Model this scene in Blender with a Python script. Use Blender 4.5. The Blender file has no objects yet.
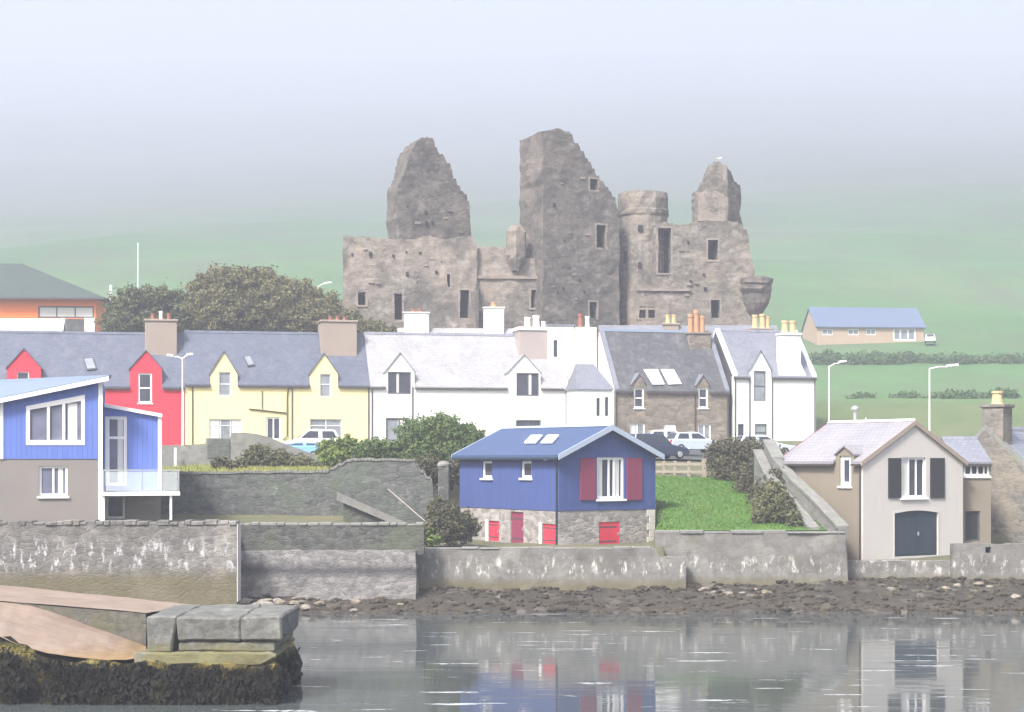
import bpy, bmesh, math, random
import numpy as np
from mathutils import Vector, Matrix, noise

random.seed(7); RNG = np.random.default_rng(7)
SC = bpy.context.scene
COL = SC.collection
FOC = 1760.0; CX = 512.0; CY = 460.0; CAMH = 6.7
R = math.radians

def pw(px, py, d):
    """world point that stands d metres away and that the photograph shows at px, py"""
    return Vector(((px - CX) * d / FOC, d, CAMH + (CY - py) * d / FOC))

# ------------------------------------------------------------------ things, parts
LOC = {}
def thing(name, label, cat, loc, group=None, rot=0.0):
    o = bpy.data.objects.new(name, None); COL.objects.link(o)
    o.location = loc; o.rotation_euler = (0, 0, rot); o.empty_display_size = .3
    LOC[o.name] = Vector(loc)
    tag(o, label, cat, group); return o
def tag(o, label=None, cat=None, group=None, kind=None):
    if label: o['label'] = label
    if cat: o['category'] = cat
    if group: o['group'] = group
    if kind: o['kind'] = kind
    return o
def copy_thing(o, loc, rot=None, label=None):
    c = o.copy(); COL.objects.link(c); c.location = loc; LOC[c.name] = Vector(loc)
    if rot is not None: c.rotation_euler = (0, 0, rot)
    if label: c['label'] = label
    for ch in list(o.children):
        k = ch.copy(); COL.objects.link(k); k.parent = c
        for g in list(ch.children):
            q = g.copy(); COL.objects.link(q); q.parent = k
    return c

def frame_axes(n):
    t = Vector((-n.y, n.x, 0))
    if t.length < 1e-3: t = Vector((1, 0, 0))
    t.normalize(); b = n.cross(t); return t, b

class MB:
    def __init__(s): s.v = []; s.f = []
    def add(s, pts, faces):
        k = len(s.v); s.v += [tuple(p) for p in pts]; s.f += [tuple(i + k for i in f) for f in faces]; return s
    def quad(s, a, b, c, d): return s.add([a, b, c, d], [(0, 1, 2, 3)])
    def prism(s, pts, vec):
        n = len(pts); vec = Vector(vec); pts = [Vector(p) for p in pts]
        top = [p + vec for p in pts]
        return s.add(pts + top, [tuple(range(n - 1, -1, -1)), tuple(range(n, 2 * n))] + [(i, (i + 1) % n, n + (i + 1) % n, n + i) for i in range(n)])
    def box(s, a, b):
        x0, y0, z0 = a; x1, y1, z1 = b
        return s.prism([(x0, y0, z0), (x1, y0, z0), (x1, y1, z0), (x0, y1, z0)], (0, 0, z1 - z0))
    def tube(s, path, r, n=8):
        path = [Vector(p) for p in path]; rs = r if isinstance(r, (list, tuple)) else [r] * len(path)
        rings = []
        for i, p in enumerate(path):
            d = (path[min(i + 1, len(path) - 1)] - path[max(i - 1, 0)]).normalized()
            a = d.cross(Vector((0, 0, 1)))
            if a.length < 1e-3: a = Vector((1, 0, 0))
            a.normalize(); b = d.cross(a)
            rings.append([p + (a * math.cos(t) + b * math.sin(t)) * rs[i] for t in [2 * math.pi * k / n for k in range(n)]])
        pts = [q for rg in rings for q in rg]; fs = []
        for i in range(len(path) - 1):
            for k in range(n):
                fs.append((i * n + k, i * n + (k + 1) % n, (i + 1) * n + (k + 1) % n, (i + 1) * n + k))
        fs.append(tuple(range(n - 1, -1, -1))); fs.append(tuple((len(path) - 1) * n + k for k in range(n)))
        return s.add(pts, fs)
    def lathe(s, c, prof, n=16, jit=0.0, seed=0):
        rnd = random.Random(seed); c = Vector(c); pts = []; fs = []
        for (r, z) in prof:
            for k in range(n):
                rr = r * (1 + jit * rnd.uniform(-1, 1)); t = 2 * math.pi * k / n
                pts.append(c + Vector((rr * math.cos(t), rr * math.sin(t), z + (jit * rnd.uniform(-.6, .6) if jit else 0))))
        for i in range(len(prof) - 1):
            for k in range(n): fs.append((i * n + k, i * n + (k + 1) % n, (i + 1) * n + (k + 1) % n, (i + 1) * n + k))
        fs.append(tuple(range(n - 1, -1, -1))); fs.append(tuple((len(prof) - 1) * n + k for k in range(n)))
        return s.add(pts, fs)
    def build(s, name, m, parent=None, smooth=False, bevel=0.0):
        me = bpy.data.meshes.new(name); off = Vector((0, 0, 0))
        q = parent
        while q is not None:
            off += LOC.get(q.name, Vector((0, 0, 0))); q = q.parent
        bm = bmesh.new()
        vs = [bm.verts.new(Vector(p) - off) for p in s.v]
        for f in s.f:
            try: bm.faces.new([vs[i] for i in f])
            except ValueError: pass
        bmesh.ops.recalc_face_normals(bm, faces=bm.faces)
        if bevel:
            es = [e for e in bm.edges if len(e.link_faces) == 2 and e.calc_face_angle(0) > .5]
            bmesh.ops.bevel(bm, geom=es, offset=bevel, segments=1, affect='EDGES')
        uvl = bm.loops.layers.uv.new('UVMap')
        for f in bm.faces:
            t, b = frame_axes(f.normal)
            f.smooth = smooth
            for l in f.loops:
                p = l.vert.co + off; l[uvl].uv = (p.dot(t), p.dot(b))
        bm.to_mesh(me); bm.free()
        if m: me.materials.append(m)
        o = bpy.data.objects.new(name, me); COL.objects.link(o)
        if parent is not None: o.parent = parent
        return o

# ------------------------------------------------------------------ a wall plane in the world
class Face:
    """vertical plane through world x,y; s runs along it to the right, z is world height, o is outward (towards the viewer)"""
    def __init__(s, x, y, h):
        s.x, s.y, s.h = x, y, h
        s.u = Vector((math.cos(R(h)), math.sin(R(h)), 0)); s.n = Vector((math.sin(R(h)), -math.cos(R(h)), 0))
    @classmethod
    def px(c, px, d, h): return c((px - CX) * d / FOC, d, h)
    def P(s, a, z, o=0.0):
        return Vector((s.x, s.y, 0)) + s.u * a + s.n * o + Vector((0, 0, z))
    def hit(s, px, py, o=0.0):
        r = Vector(((px - CX) / FOC, 1, 0)); org = Vector((s.x, s.y, 0)) + s.n * o
        t = org.dot(s.n) / r.dot(s.n)
        return ((r * t - org).dot(s.u), CAMH + (CY - py) * t / FOC)
    def S(s, px, o=0.0): return s.hit(px, 0, o)[0]
    def Z(s, px, py, o=0.0): return s.hit(px, py, o)[1]
    def rect(s, r, o=0.0):
        cx = (r[0] + r[2]) / 2
        return (s.S(r[0], o), s.S(r[2], o), s.Z(cx, r[3], o), s.Z(cx, r[1], o))
    def box(s, mb, s0, s1, z0, z1, o0, o1):
        mb.prism([s.P(s0, z0, o0), s.P(s1, z0, o0), s.P(s1, z0, o1), s.P(s0, z0, o1)], (0, 0, z1 - z0))
    def poly(s, pxs, o=0.0): return [s.hit(x, y, o) for x, y in pxs]
    def sub(s, a, dh, o=0.0):
        p = s.P(a, 0, o); return Face(p.x, p.y, s.h + dh)

def plate(F, outline, holes, thick, o=0.0, mb=None):
    """a wall of the given outline with real openings; outline and holes are (s, z)"""
    mb = mb or MB(); loops = [outline] + [[(h[0], h[2]), (h[1], h[2]), (h[1], h[3]), (h[0], h[3])] if len(h) == 4 and not isinstance(h[0], tuple) else h for h in holes]
    bm = bmesh.new(); es = []; idx = []; base = []
    for lp in loops:
        vs = [bm.verts.new((a, 0, z)) for a, z in lp]; idx.append(range(len(base), len(base) + len(vs))); base += lp
        for i in range(len(vs)): es.append(bm.edges.new((vs[i], vs[(i + 1) % len(vs)])))
    bm.verts.index_update()
    bmesh.ops.triangle_fill(bm, use_beauty=True, edges=es, normal=(0, -1, 0))
    bm.verts.index_update()
    n = len(base); tri = [tuple(v.index for v in f.verts) for f in bm.faces]; bm.free()
    pts = [F.P(a, z, o) for a, z in base] + [F.P(a, z, o - thick) for a, z in base]
    fs = tri + [tuple(i + n for i in reversed(t)) for t in tri]
    for r in idx:
        r = list(r)
        for k in range(len(r)): i, j = r[k], r[(k + 1) % len(r)]; fs.append((i, j, j + n, i + n))
    mb.add(pts, fs); return mb

def ragged(pts, amp, step, seed=0):
    """break an outline (open polyline) into uneven masonry steps"""
    rnd = random.Random(seed); out = []
    for (a, b) in zip(pts[:-1], pts[1:]):
        L = math.hypot(b[0] - a[0], b[1] - a[1]); n = max(1, int(L / step)); h = (b[1] - a[1]) / n; w = (b[0] - a[0]) / n
        out.append(a)
        for k in range(n):                       # each course: a tread held level, then a broken riser
            x, y = a[0] + w * k, a[1] + h * k; j = rnd.uniform(-amp, amp) * .7; t = rnd.uniform(.35, .75)
            if abs(w) < abs(h) * .12: out.append((x + w * t + rnd.uniform(-amp, amp) * .3, y + h * t)); continue
            e1 = y + h * .5 + j
            out.append((x + w * .22, e1 + rnd.uniform(-.2, .2) * amp)); out.append((x + w * (t * .4 + .5), e1 + rnd.uniform(-.2, .2) * amp))
    out.append(pts[-1]); return out

# ------------------------------------------------------------------ materials
def newmat(name):
    m = bpy.data.materials.new(name); m.use_nodes = True; nt = m.node_tree; nt.nodes.clear()
    out = nt.nodes.new('ShaderNodeOutputMaterial'); b = nt.nodes.new('ShaderNodeBsdfPrincipled')
    nt.links.new(b.outputs[0], out.inputs[0]); return m, nt, b
def nd(nt, t, ins=None, **kw):
    n = nt.nodes.new(t)
    for k, v in kw.items(): setattr(n, k, v)
    for k, v in (ins or {}).items():
        if isinstance(v, bpy.types.NodeSocket): nt.links.new(v, n.inputs[k])
        else: n.inputs[k].default_value = v
    return n
def rgba(c): return (c[0], c[1], c[2], 1)
def coords(nt, kind='Object'): return nd(nt, 'ShaderNodeTexCoord').outputs[kind]
def wpos(nt): return nd(nt, 'ShaderNodeNewGeometry').outputs['Position']
def noise_n(nt, vec, scale, detail=4, rough=.55): return nd(nt, 'ShaderNodeTexNoise', {'Vector': vec, 'Scale': scale, 'Detail': detail, 'Roughness': rough}).outputs[0]
def ramp(nt, fac, stops):
    r = nd(nt, 'ShaderNodeValToRGB', {'Fac': fac}); e = r.color_ramp.elements
    while len(e) < len(stops): e.new(.5)
    for k, (p, c) in enumerate(stops): e[k].position = p; e[k].color = rgba(c) if len(c) == 3 else c
    return r.outputs[0]
def mix(nt, fac, a, b, mode='MIX'):
    n = nd(nt, 'ShaderNodeMix', data_type='RGBA', blend_type=mode)
    for k, v in ((0, fac), (6, a), (7, b)):
        if isinstance(v, bpy.types.NodeSocket): nt.links.new(v, n.inputs[k])
        else: n.inputs[k].default_value = rgba(v) if isinstance(v, (tuple, list)) and len(v) == 3 else v
    return n.outputs[2]
def mrange(nt, v, a, b, c=0., d=1.): return nd(nt, 'ShaderNodeMapRange', {'Value': v, 'From Min': a, 'From Max': b, 'To Min': c, 'To Max': d}).outputs[0]
def math_n(nt, op, a, b=0.0):
    n = nd(nt, 'ShaderNodeMath', operation=op)
    for k, v in ((0, a), (1, b)):
        if isinstance(v, bpy.types.NodeSocket): nt.links.new(v, n.inputs[k])
        else: n.inputs[k].default_value = v
    return n.outputs[0]
def vscale(nt, v, s): return nd(nt, 'ShaderNodeMapping', {'Vector': v, 'Scale': s}).outputs[0]
def bump(nt, b, h, strength=.4, dist=.05): nt.links.new(nd(nt, 'ShaderNodeBump', {'Height': h, 'Strength': strength, 'Distance': dist}).outputs[0], b.inputs['Normal'])
def sepz(nt, v): return nd(nt, 'ShaderNodeSeparateXYZ', {0: v}).outputs[2]

def m_paint(name, c, var=.08, rough=.75, dirt=.25, dirtcol=(.25, .24, .2), scale=.6, spec=.3):
    m, nt, b = newmat(name); p = wpos(nt)
    n1 = noise_n(nt, p, scale, 5); streak = noise_n(nt, vscale(nt, p, (2.2, 2.2, .18)), 1.2, 4)
    col = mix(nt, n1, tuple(x * (1 - var) for x in c), tuple(min(1, x * (1 + var)) for x in c))
    msk = mrange(nt, math_n(nt, 'MULTIPLY', streak, n1), .3, .52, 0, dirt)
    col = mix(nt, msk, col, dirtcol)
    nt.links.new(col, b.inputs['Base Color']); b.inputs['Roughness'].default_value = rough
    b.inputs['Specular IOR Level'].default_value = spec
    bump(nt, b, noise_n(nt, p, 9, 5), .25, .02); return m
def m_simple(name, c, rough=.6, metal=0., var=.06):
    m, nt, b = newmat(name); n1 = noise_n(nt, wpos(nt), 3, 4)
    nt.links.new(mix(nt, n1, tuple(x * (1 - var) for x in c), tuple(min(1, x * (1 + var)) for x in c)), b.inputs['Base Color'])
    b.inputs['Roughness'].default_value = rough; b.inputs['Metallic'].default_value = metal; return m
def m_stone(name, c1, c2, mortar, size=.4, depth=.05, stains=(), bands=(), flat=.6, mort=.05):
    """rubble masonry: cells of stone with mortar between; stains = (colour, scale, lo, hi, amount); bands = (colour, z0, z1, soft, patchiness)"""
    m, nt, b = newmat(name); p = wpos(nt)
    wob = nd(nt, 'ShaderNodeVectorMath', {0: p, 1: nd(nt, 'ShaderNodeVectorMath', {0: nd(nt, 'ShaderNodeTexNoise', {'Vector': p, 'Scale': 2.5 / size * .4}).outputs[1], 'Scale': size * .35}, operation='SCALE').outputs[0]}, operation='ADD').outputs[0]
    q = vscale(nt, wob, (1 / size * .7, 1 / size * .7, 1 / size * 1.5))
    v1 = nd(nt, 'ShaderNodeTexVoronoi', {'Vector': q, 'Scale': 1.0}, feature='F1')
    v2 = nd(nt, 'ShaderNodeTexVoronoi', {'Vector': q, 'Scale': 1.0}, feature='DISTANCE_TO_EDGE')
    cell = nd(nt, 'ShaderNodeSeparateColor', {0: v1.outputs['Color']}).outputs[0]
    big = noise_n(nt, p, .35, 6, .6); fine = noise_n(nt, p, 6, 5, .65)
    f = math_n(nt, 'ADD', math_n(nt, 'MULTIPLY', cell, flat * .8), math_n(nt, 'MULTIPLY', mrange(nt, noise_n(nt, p, 1.1 / size, 6, .75), .3, .7), 1 - flat * .5))
    col = mix(nt, mrange(nt, f, .25, .95), c1, c2)
    col = mix(nt, mrange(nt, big, .3, .7, 0, .5), col, tuple((a + b2) / 2 * .75 for a, b2 in zip(c1, c2)))
    edge = mrange(nt, v2.outputs[0], 0, mort, 1, 0)
    col = mix(nt, math_n(nt, 'MULTIPLY', edge, .28), col, mortar)
    for k, (sc, s, lo, hi, amt) in enumerate(stains):
        ns = noise_n(nt, nd(nt, 'ShaderNodeMapping', {'Vector': p, 'Location': (13.7 * k + 3, 5.1 * k, 2.3 * k)}).outputs[0], s, 6, .62)
        col = mix(nt, mrange(nt, ns, lo, hi, 0, amt), col, sc)
    z = sepz(nt, p)
    for k, (bc, z0, z1, soft, pat, amt) in enumerate(bands):
        ns = noise_n(nt, nd(nt, 'ShaderNodeMapping', {'Vector': p, 'Location': (7.7 * k + 31, 2.1 * k, 0), 'Scale': (1, 1, .4)}).outputs[0], 3.0, 6, .7)
        zz = math_n(nt, 'ADD', z, math_n(nt, 'MULTIPLY', math_n(nt, 'SUBTRACT', ns, .5), soft * 1.6))
        a = math_n(nt, 'MULTIPLY', mrange(nt, zz, z0 - soft, z0 + soft), mrange(nt, zz, z1 - soft, z1 + soft, 1, 0))
        pt = mrange(nt, ns, pat - .06, pat + .06) if pat else 1.0
        col = mix(nt, math_n(nt, 'MULTIPLY', math_n(nt, 'MULTIPLY', a, pt), amt), col, bc)
    nt.links.new(col, b.inputs['Base Color']); b.inputs['Roughness'].default_value = .92
    b.inputs['Specular IOR Level'].default_value = .2
    h = math_n(nt, 'ADD', mrange(nt, v2.outputs[0], 0, mort * 2.2), math_n(nt, 'MULTIPLY', fine, .6))
    bump(nt, b, h, .36, depth); return m
def m_slate(name, c1, c2, row=.24, width=.32, lichen=None, rough=.5, streak=.0):
    m, nt, b = newmat(name); uv = coords(nt, 'UV'); p = wpos(nt)
    br = nd(nt, 'ShaderNodeTexBrick', {'Vector': uv, 'Color1': rgba(c1), 'Color2': rgba(c2), 'Mortar': rgba(tuple(x * .45 for x in c1)), 'Scale': 1.0, 'Mortar Size': .012, 'Brick Width': width, 'Row Height': row, 'Bias': 0.0})
    big = noise_n(nt, p, .5, 6, .6)
    col = mix(nt, mrange(nt, big, .35, .7, 0, .45), br.outputs[0], tuple((a + c) / 2 * 1.25 for a, c in zip(c1, c2)))
    if lichen: col = mix(nt, mrange(nt, noise_n(nt, vscale(nt, p, (1, 1, .6)), 1.3, 7, .7), .5, .68, 0, lichen[1]), col, lichen[0])
    nt.links.new(col, b.inputs['Base Color'])
    nt.links.new(mrange(nt, big, .3, .7, rough - .08, rough + .12), b.inputs['Roughness'])
    bump(nt, b, math_n(nt, 'SUBTRACT', 1.0, br.outputs[1]), .35, .02); return m
def m_seam(name, c, pitch=.45, rough=.45):
    """sheet roof with standing ribs down the slope"""
    m, nt, b = newmat(name); uv = coords(nt, 'UV'); p = wpos(nt)
    x = nd(nt, 'ShaderNodeSeparateXYZ', {0: uv}).outputs[0]
    fr = math_n(nt, 'FRACT', math_n(nt, 'DIVIDE', x, pitch)); rib = mrange(nt, math_n(nt, 'ABSOLUTE', math_n(nt, 'SUBTRACT', fr, .5)), .42, .48)
    n1 = noise_n(nt, p, .8, 5)
    col = mix(nt, n1, tuple(k * .9 for k in c), tuple(k * 1.1 for k in c)); col = mix(nt, math_n(nt, 'MULTIPLY', rib, .35), col, tuple(k * .7 for k in c))
    nt.links.new(col, b.inputs['Base Color']); b.inputs['Roughness'].default_value = rough; bump(nt, b, rib, .4, .03); return m
def m_boards(name, c, pitch=.18, vertical=True, var=.1, rough=.7):
    m, nt, b = newmat(name); uv = coords(nt, 'UV'); p = wpos(nt)
    sp = nd(nt, 'ShaderNodeSeparateXYZ', {0: uv}); x = sp.outputs[0 if vertical else 1]
    k = math_n(nt, 'DIVIDE', x, pitch); fr = math_n(nt, 'FRACT', k)
    gap = mrange(nt, math_n(nt, 'ABSOLUTE', math_n(nt, 'SUBTRACT', fr, .5)), .44, .49)
    rnd = nd(nt, 'ShaderNodeTexWhiteNoise', {'W': math_n(nt, 'FLOOR', k)}, noise_dimensions='1D').outputs[0]
    f = math_n(nt, 'ADD', math_n(nt, 'MULTIPLY', rnd, .5), math_n(nt, 'MULTIPLY', noise_n(nt, p, 1.1, 5), .5))
    col = mix(nt, f, tuple(q * (1 - var) for q in c), tuple(min(1, q * (1 + var)) for q in c))
    col = mix(nt, math_n(nt, 'MULTIPLY', gap, .5), col, tuple(q * .5 for q in c))
    nt.links.new(col, b.inputs['Base Color']); b.inputs['Roughness'].default_value = rough
    bump(nt, b, math_n(nt, 'SUBTRACT', 1.0, gap), .5, .02); return m
def m_leaf(name, c1, c2, c3, scale=.9):
    m, nt, b = newmat(name); p = wpos(nt)
    n1 = noise_n(nt, p, scale, 4, .6); n2 = noise_n(nt, p, 7, 2)
    col = ramp(nt, n1, [(.3, c1), (.5, c2), (.7, c3)]); col = mix(nt, mrange(nt, n2, .3, .7, 0, .5), col, tuple(x * 1.35 for x in c2))
    nt.links.new(col, b.inputs['Base Color']); b.inputs['Roughness'].default_value = .7; b.inputs['Specular IOR Level'].default_value = .15
    return m
def m_glass(name, c=(.02, .025, .035), rough=.06):
    m, nt, b = newmat(name); p = wpos(nt)
    nt.links.new(mix(nt, noise_n(nt, p, 1.2, 2), tuple(x * .5 for x in c), tuple(x * 1.6 for x in c)), b.inputs['Base Color'])
    b.inputs['Roughness'].default_value = rough; b.inputs['IOR'].default_value = 1.52
    bump(nt, b, noise_n(nt, p, 1.5, 2), .08, .03); return m

M = {}
M['white'] = m_paint('white_render', (.74, .77, .76), .06, dirt=.3, dirtcol=(.42, .43, .38))
M['white_warm'] = m_paint('warm_white_render', (.72, .71, .68), .05, dirt=.2, dirtcol=(.4, .38, .33))
M['white_trim'] = m_simple('white_gloss_paint', (.82, .83, .83), .35)
M['yellow'] = m_paint('pale_yellow_render', (.82, .72, .37), .07, dirt=.3, dirtcol=(.5, .44, .26))
M['red'] = m_paint('bright_red_render', (.72, .035, .06), .1, dirt=.3, dirtcol=(.4, .05, .06))
M['orange'] = m_paint('orange_render', (.85, .2, .04), .06, dirt=.1, dirtcol=(.5, .2, .08))
M['grey_render'] = m_paint('grey_render', (.2, .185, .175), .08, dirt=.25)
M['pale_render'] = m_paint('pale_grey_render', (.5, .48, .455), .07, dirt=.3, dirtcol=(.3, .27, .23))
M['tan_render'] = m_paint('brown_tan_harling', (.2, .175, .14), .14, dirt=.45, dirtcol=(.1, .09, .075))
M['bungalow_wall'] = m_paint('tan_brick', (.45, .33, .24), .1, dirt=.1)
M['blue_boards'] = m_boards('blue_painted_boards', (.046, .074, .225), .16)
M['blue_cladding'] = m_boards('bright_blue_cladding', (.09, .15, .45), .22)
M['maroon'] = m_boards('maroon_painted_boards', (.2, .03, .07), .12)
M['red_boards'] = m_boards('scarlet_painted_boards', (.55, .03, .06), .14)
M['navy'] = m_boards('navy_painted_boards', (.016, .032, .05), .2)
M['black_boards'] = m_boards('black_painted_shutter', (.018, .018, .022), .1, vertical=False)
M['dark_frame'] = m_simple('dark_grey_frame', (.06, .07, .08), .5)
M['pipe'] = m_simple('dark_brown_pipe', (.05, .04, .035), .5)
M['glass'] = m_glass('window_glass', (.05, .055, .075), .08); M['glass_sky'] = m_glass('sky_reflection_window_glass', (.13, .14, .2), .1)  # second glass: lighter blue base colour stands in for reflected sky
M['glass_pale'] = m_glass('curtained_window_glass', (.22, .24, .27), .12)
M['curtain'] = m_simple('net_curtain', (.6, .6, .6), .8)
M['slate_blue'] = m_slate('blue_grey_slate', (.07, .085, .125), (.1, .115, .165), lichen=((.16, .165, .18), .45))
M['slate_dark'] = m_slate('dark_grey_slate', (.05, .052, .06), (.085, .085, .095), lichen=((.2, .21, .2), .5))
M['slate_pale'] = m_slate('pale_lichened_slate', (.27, .27, .29), (.34, .34, .355), lichen=((.2, .2, .19), .5), rough=.55)
M['slate_lilac'] = m_slate('lilac_grey_tiles', (.215, .21, .235), (.255, .25, .275), row=.3, lichen=((.17, .16, .16), .4), rough=.6)
M['slate_mid'] = m_slate('mid_grey_slate', (.15, .16, .2), (.2, .21, .25))
M['roof_green'] = m_slate('dark_green_grey_tiles', (.04, .06, .05), (.055, .078, .066), row=.3)
M['roof_blue'] = m_seam('blue_sheet_roof', (.04, .07, .155), .4, .75)
M['roof_paleblue'] = m_seam('pale_blue_sheet_roof', (.15, .195, .26), .5, .75); M['barge_blue'] = m_simple('blue_grey_bargeboard', (.36, .42, .52), .6)
M['roof_bungalow'] = m_slate('blue_grey_roof_tiles', (.11, .15, .24), (.13, .17, .27), row=.3)
M['roof_pink'] = m_seam('pale_pink_grey_sheet_roof', (.6, .5, .53), .6)
M['stone_brown'] = m_stone('brown_whinstone_wall', (.14, .12, .1), (.3, .26, .215), (.25, .22, .19), .45)
M['stone_cottage'] = m_stone('grey_cottage_rubble', (.1, .098, .088), (.24, .225, .2), (.18, .17, .155), .3, stains=(((.28, .24, .18), .5, .5, .65, .6),))
M['stone_plinth'] = m_stone('pale_plinth_rubble', (.16, .155, .148), (.4, .37, .35), (.3, .29, .275), .3, stains=(((.42, .4, .39), .9, .54, .64, .6),))
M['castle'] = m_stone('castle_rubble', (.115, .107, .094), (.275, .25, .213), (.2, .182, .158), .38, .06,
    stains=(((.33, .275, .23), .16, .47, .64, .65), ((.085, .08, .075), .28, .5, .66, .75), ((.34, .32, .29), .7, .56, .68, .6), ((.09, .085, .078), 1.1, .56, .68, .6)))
M['castle_shaded'] = m_stone('castle_shaded_rubble', (.085, .08, .073), (.19, .175, .155), (.12, .112, .1), .38, .06,  # darker copy of the castle stone, shade on turned faces put into colour
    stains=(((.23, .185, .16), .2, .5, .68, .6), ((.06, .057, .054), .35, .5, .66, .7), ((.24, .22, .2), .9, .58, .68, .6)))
M['dressed'] = m_stone('dressed_sandstone', (.2, .17, .15), (.31, .27, .235), (.3, .27, .24), .5, .03)
M['quay_left'] = m_stone('old_quay_masonry', (.095, .092, .088), (.215, .205, .195), (.145, .14, .13), .26, .05,
    stains=(((.36, .34, .31), .55, .5, .64, .5), ((.1, .1, .09), .8, .52, .66, .55)),
    bands=(((.66, .67, .7), 1.95, 3.2, .3, .59, .75), ((.12, .105, .055), -1, 1.75, .3, 0, .78)))
M['quay_mid_low'] = m_stone('concrete_skirt_rubble', (.13, .128, .128), (.3, .29, .285), (.2, .195, .19), .24, .05,
    stains=(((.1, .1, .1), 1.4, .5, .6, .6),), bands=(((.06, .06, .065), 1.5, 1.95, .18, 0, .85),))
M['quay_mid_top'] = m_stone('dark_garden_rubble', (.045, .05, .047), (.125, .125, .118), (.08, .08, .075), .26, .06,
    stains=(((.1, .12, .07), .7, .5, .62, .5),))
M['garden_wall'] = m_stone('grey_green_garden_wall', (.06, .066, .063), (.155, .16, .155), (.1, .105, .1), .27, .06,
    stains=(((.1, .13, .09), .5, .48, .66, .55), ((.27, .27, .265), 1.6, .6, .7, .5)))
M['quay_right'] = m_stone('weathered_quay_render', (.14, .137, .13), (.225, .22, .208), (.18, .176, .168), .45, .025,
    stains=(((.27, .265, .25), .8, .52, .62, .5), ((.085, .085, .08), .6, .52, .66, .55), ((.12, .13, .07), 1.1, .6, .7, .4)),
    bands=(((.75, .73, .69), 1.45, 2.15, .25, .6, .85), ((.13, .115, .06), -1, 1.15, .2, 0, .7)), flat=.3, mort=.02)
M['wall_pale'] = m_stone('pale_grey_coped_wall', (.15, .15, .145), (.25, .25, .24), (.2, .2, .19), .4, .03, stains=(((.2, .23, .17), .8, .5, .66, .6),), flat=.3, mort=.02)
M['chimney_tan'] = m_paint('tan_chimney_render', (.3, .25, .21), .12, dirt=.3)
M['chimney_grey'] = m_paint('pinkish_grey_chimney', (.36, .31, .3), .1, dirt=.3)
M['pot_orange'] = m_simple('terracotta_pot', (.42, .24, .13), .8, var=.2)
M['pot_yellow'] = m_simple('buff_clay_pot', (.52, .4, .22), .8, var=.2)
M['pot_red'] = m_simple('dull_red_pot', (.28, .1, .07), .8, var=.2)
M['steel'] = m_simple('galvanised_steel', (.5, .52, .53), .4, .6)
M['pole'] = m_simple('pale_lamp_metal', (.72, .74, .74), .45)
M['timber'] = m_simple('weathered_fence_timber', (.26, .23, .18), .85, var=.25)
M['trunk'] = m_simple('bark', (.06, .05, .04), .9, var=.3)
M['rubber'] = m_simple('tyre_rubber', (.015, .015, .015), .8)
M['car_glass'] = m_glass('car_glass', (.03, .035, .05), .05)
M['hole_shade'] = m_simple('recess_shade', (.02, .02, .02), .9)  # near-black colour standing in for the shade inside openings
# ------------------------------------------------------------------ camera, light, air
cam = bpy.data.cameras.new('camera'); co = bpy.data.objects.new('camera', cam); COL.objects.link(co)
co.location = (0, 0, CAMH); co.rotation_euler = (R(90), 0, 0)
cam.sensor_width = 36; cam.lens = FOC / 1024 * 36; cam.shift_y = (CY - 356) / 1024; cam.clip_end = 15000; cam.clip_start = .5
SC.camera = co
SUN_EL, SUN_OFF = 48.0, 34.0            # the sun stands behind the camera, to its left
w = bpy.data.worlds.new('World'); SC.world = w; w.use_nodes = True; nt = w.node_tree; nt.nodes.clear()
sky = nt.nodes.new('ShaderNodeTexSky'); sky.sky_type = 'NISHITA'; sky.sun_disc = False
sdir = Vector((-math.cos(R(SUN_EL)) * math.sin(R(SUN_OFF)), -math.cos(R(SUN_EL)) * math.cos(R(SUN_OFF)), math.sin(R(SUN_EL))))
sky.sun_elevation = R(SUN_EL); sky.sun_rotation = math.atan2(sdir.x, sdir.y)
sky.air_density = 1.0; sky.dust_density = 6.0; sky.ozone_density = 1.0
hs = nd(nt, 'ShaderNodeHueSaturation', {'Saturation': .75, 'Color': sky.outputs[0]})
bg = nd(nt, 'ShaderNodeBackground', {'Color': hs.outputs[0], 'Strength': .11}); wo = nd(nt, 'ShaderNodeOutputWorld', {'Surface': bg.outputs[0]})
sl = bpy.data.lights.new('sun', 'SUN'); sl.energy = 3.2; sl.angle = R(10); sl.color = (1, .96, .9)
so = bpy.data.objects.new('sun', sl); COL.objects.link(so); so.rotation_euler = (-sdir).to_track_quat('-Z', 'Y').to_euler(); so.location = (-60, -40, 120)
SC.view_settings.view_transform = 'Standard'; SC.view_settings.look = 'None'; SC.view_settings.gamma = 1; SC.view_settings.use_curve_mapping = False
SC.view_settings.exposure = 1.3
SC.render.engine = 'CYCLES'; SC.cycles.use_denoising = True; SC.cycles.volume_bounces = 2; SC.cycles.max_bounces = 8; SC.cycles.diffuse_bounces = 3
SC.cycles.use_adaptive_sampling = True; SC.cycles.adaptive_threshold = .015; SC.cycles.volume_max_steps = 64; SC.cycles.sample_clamp_indirect = 4

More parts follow.
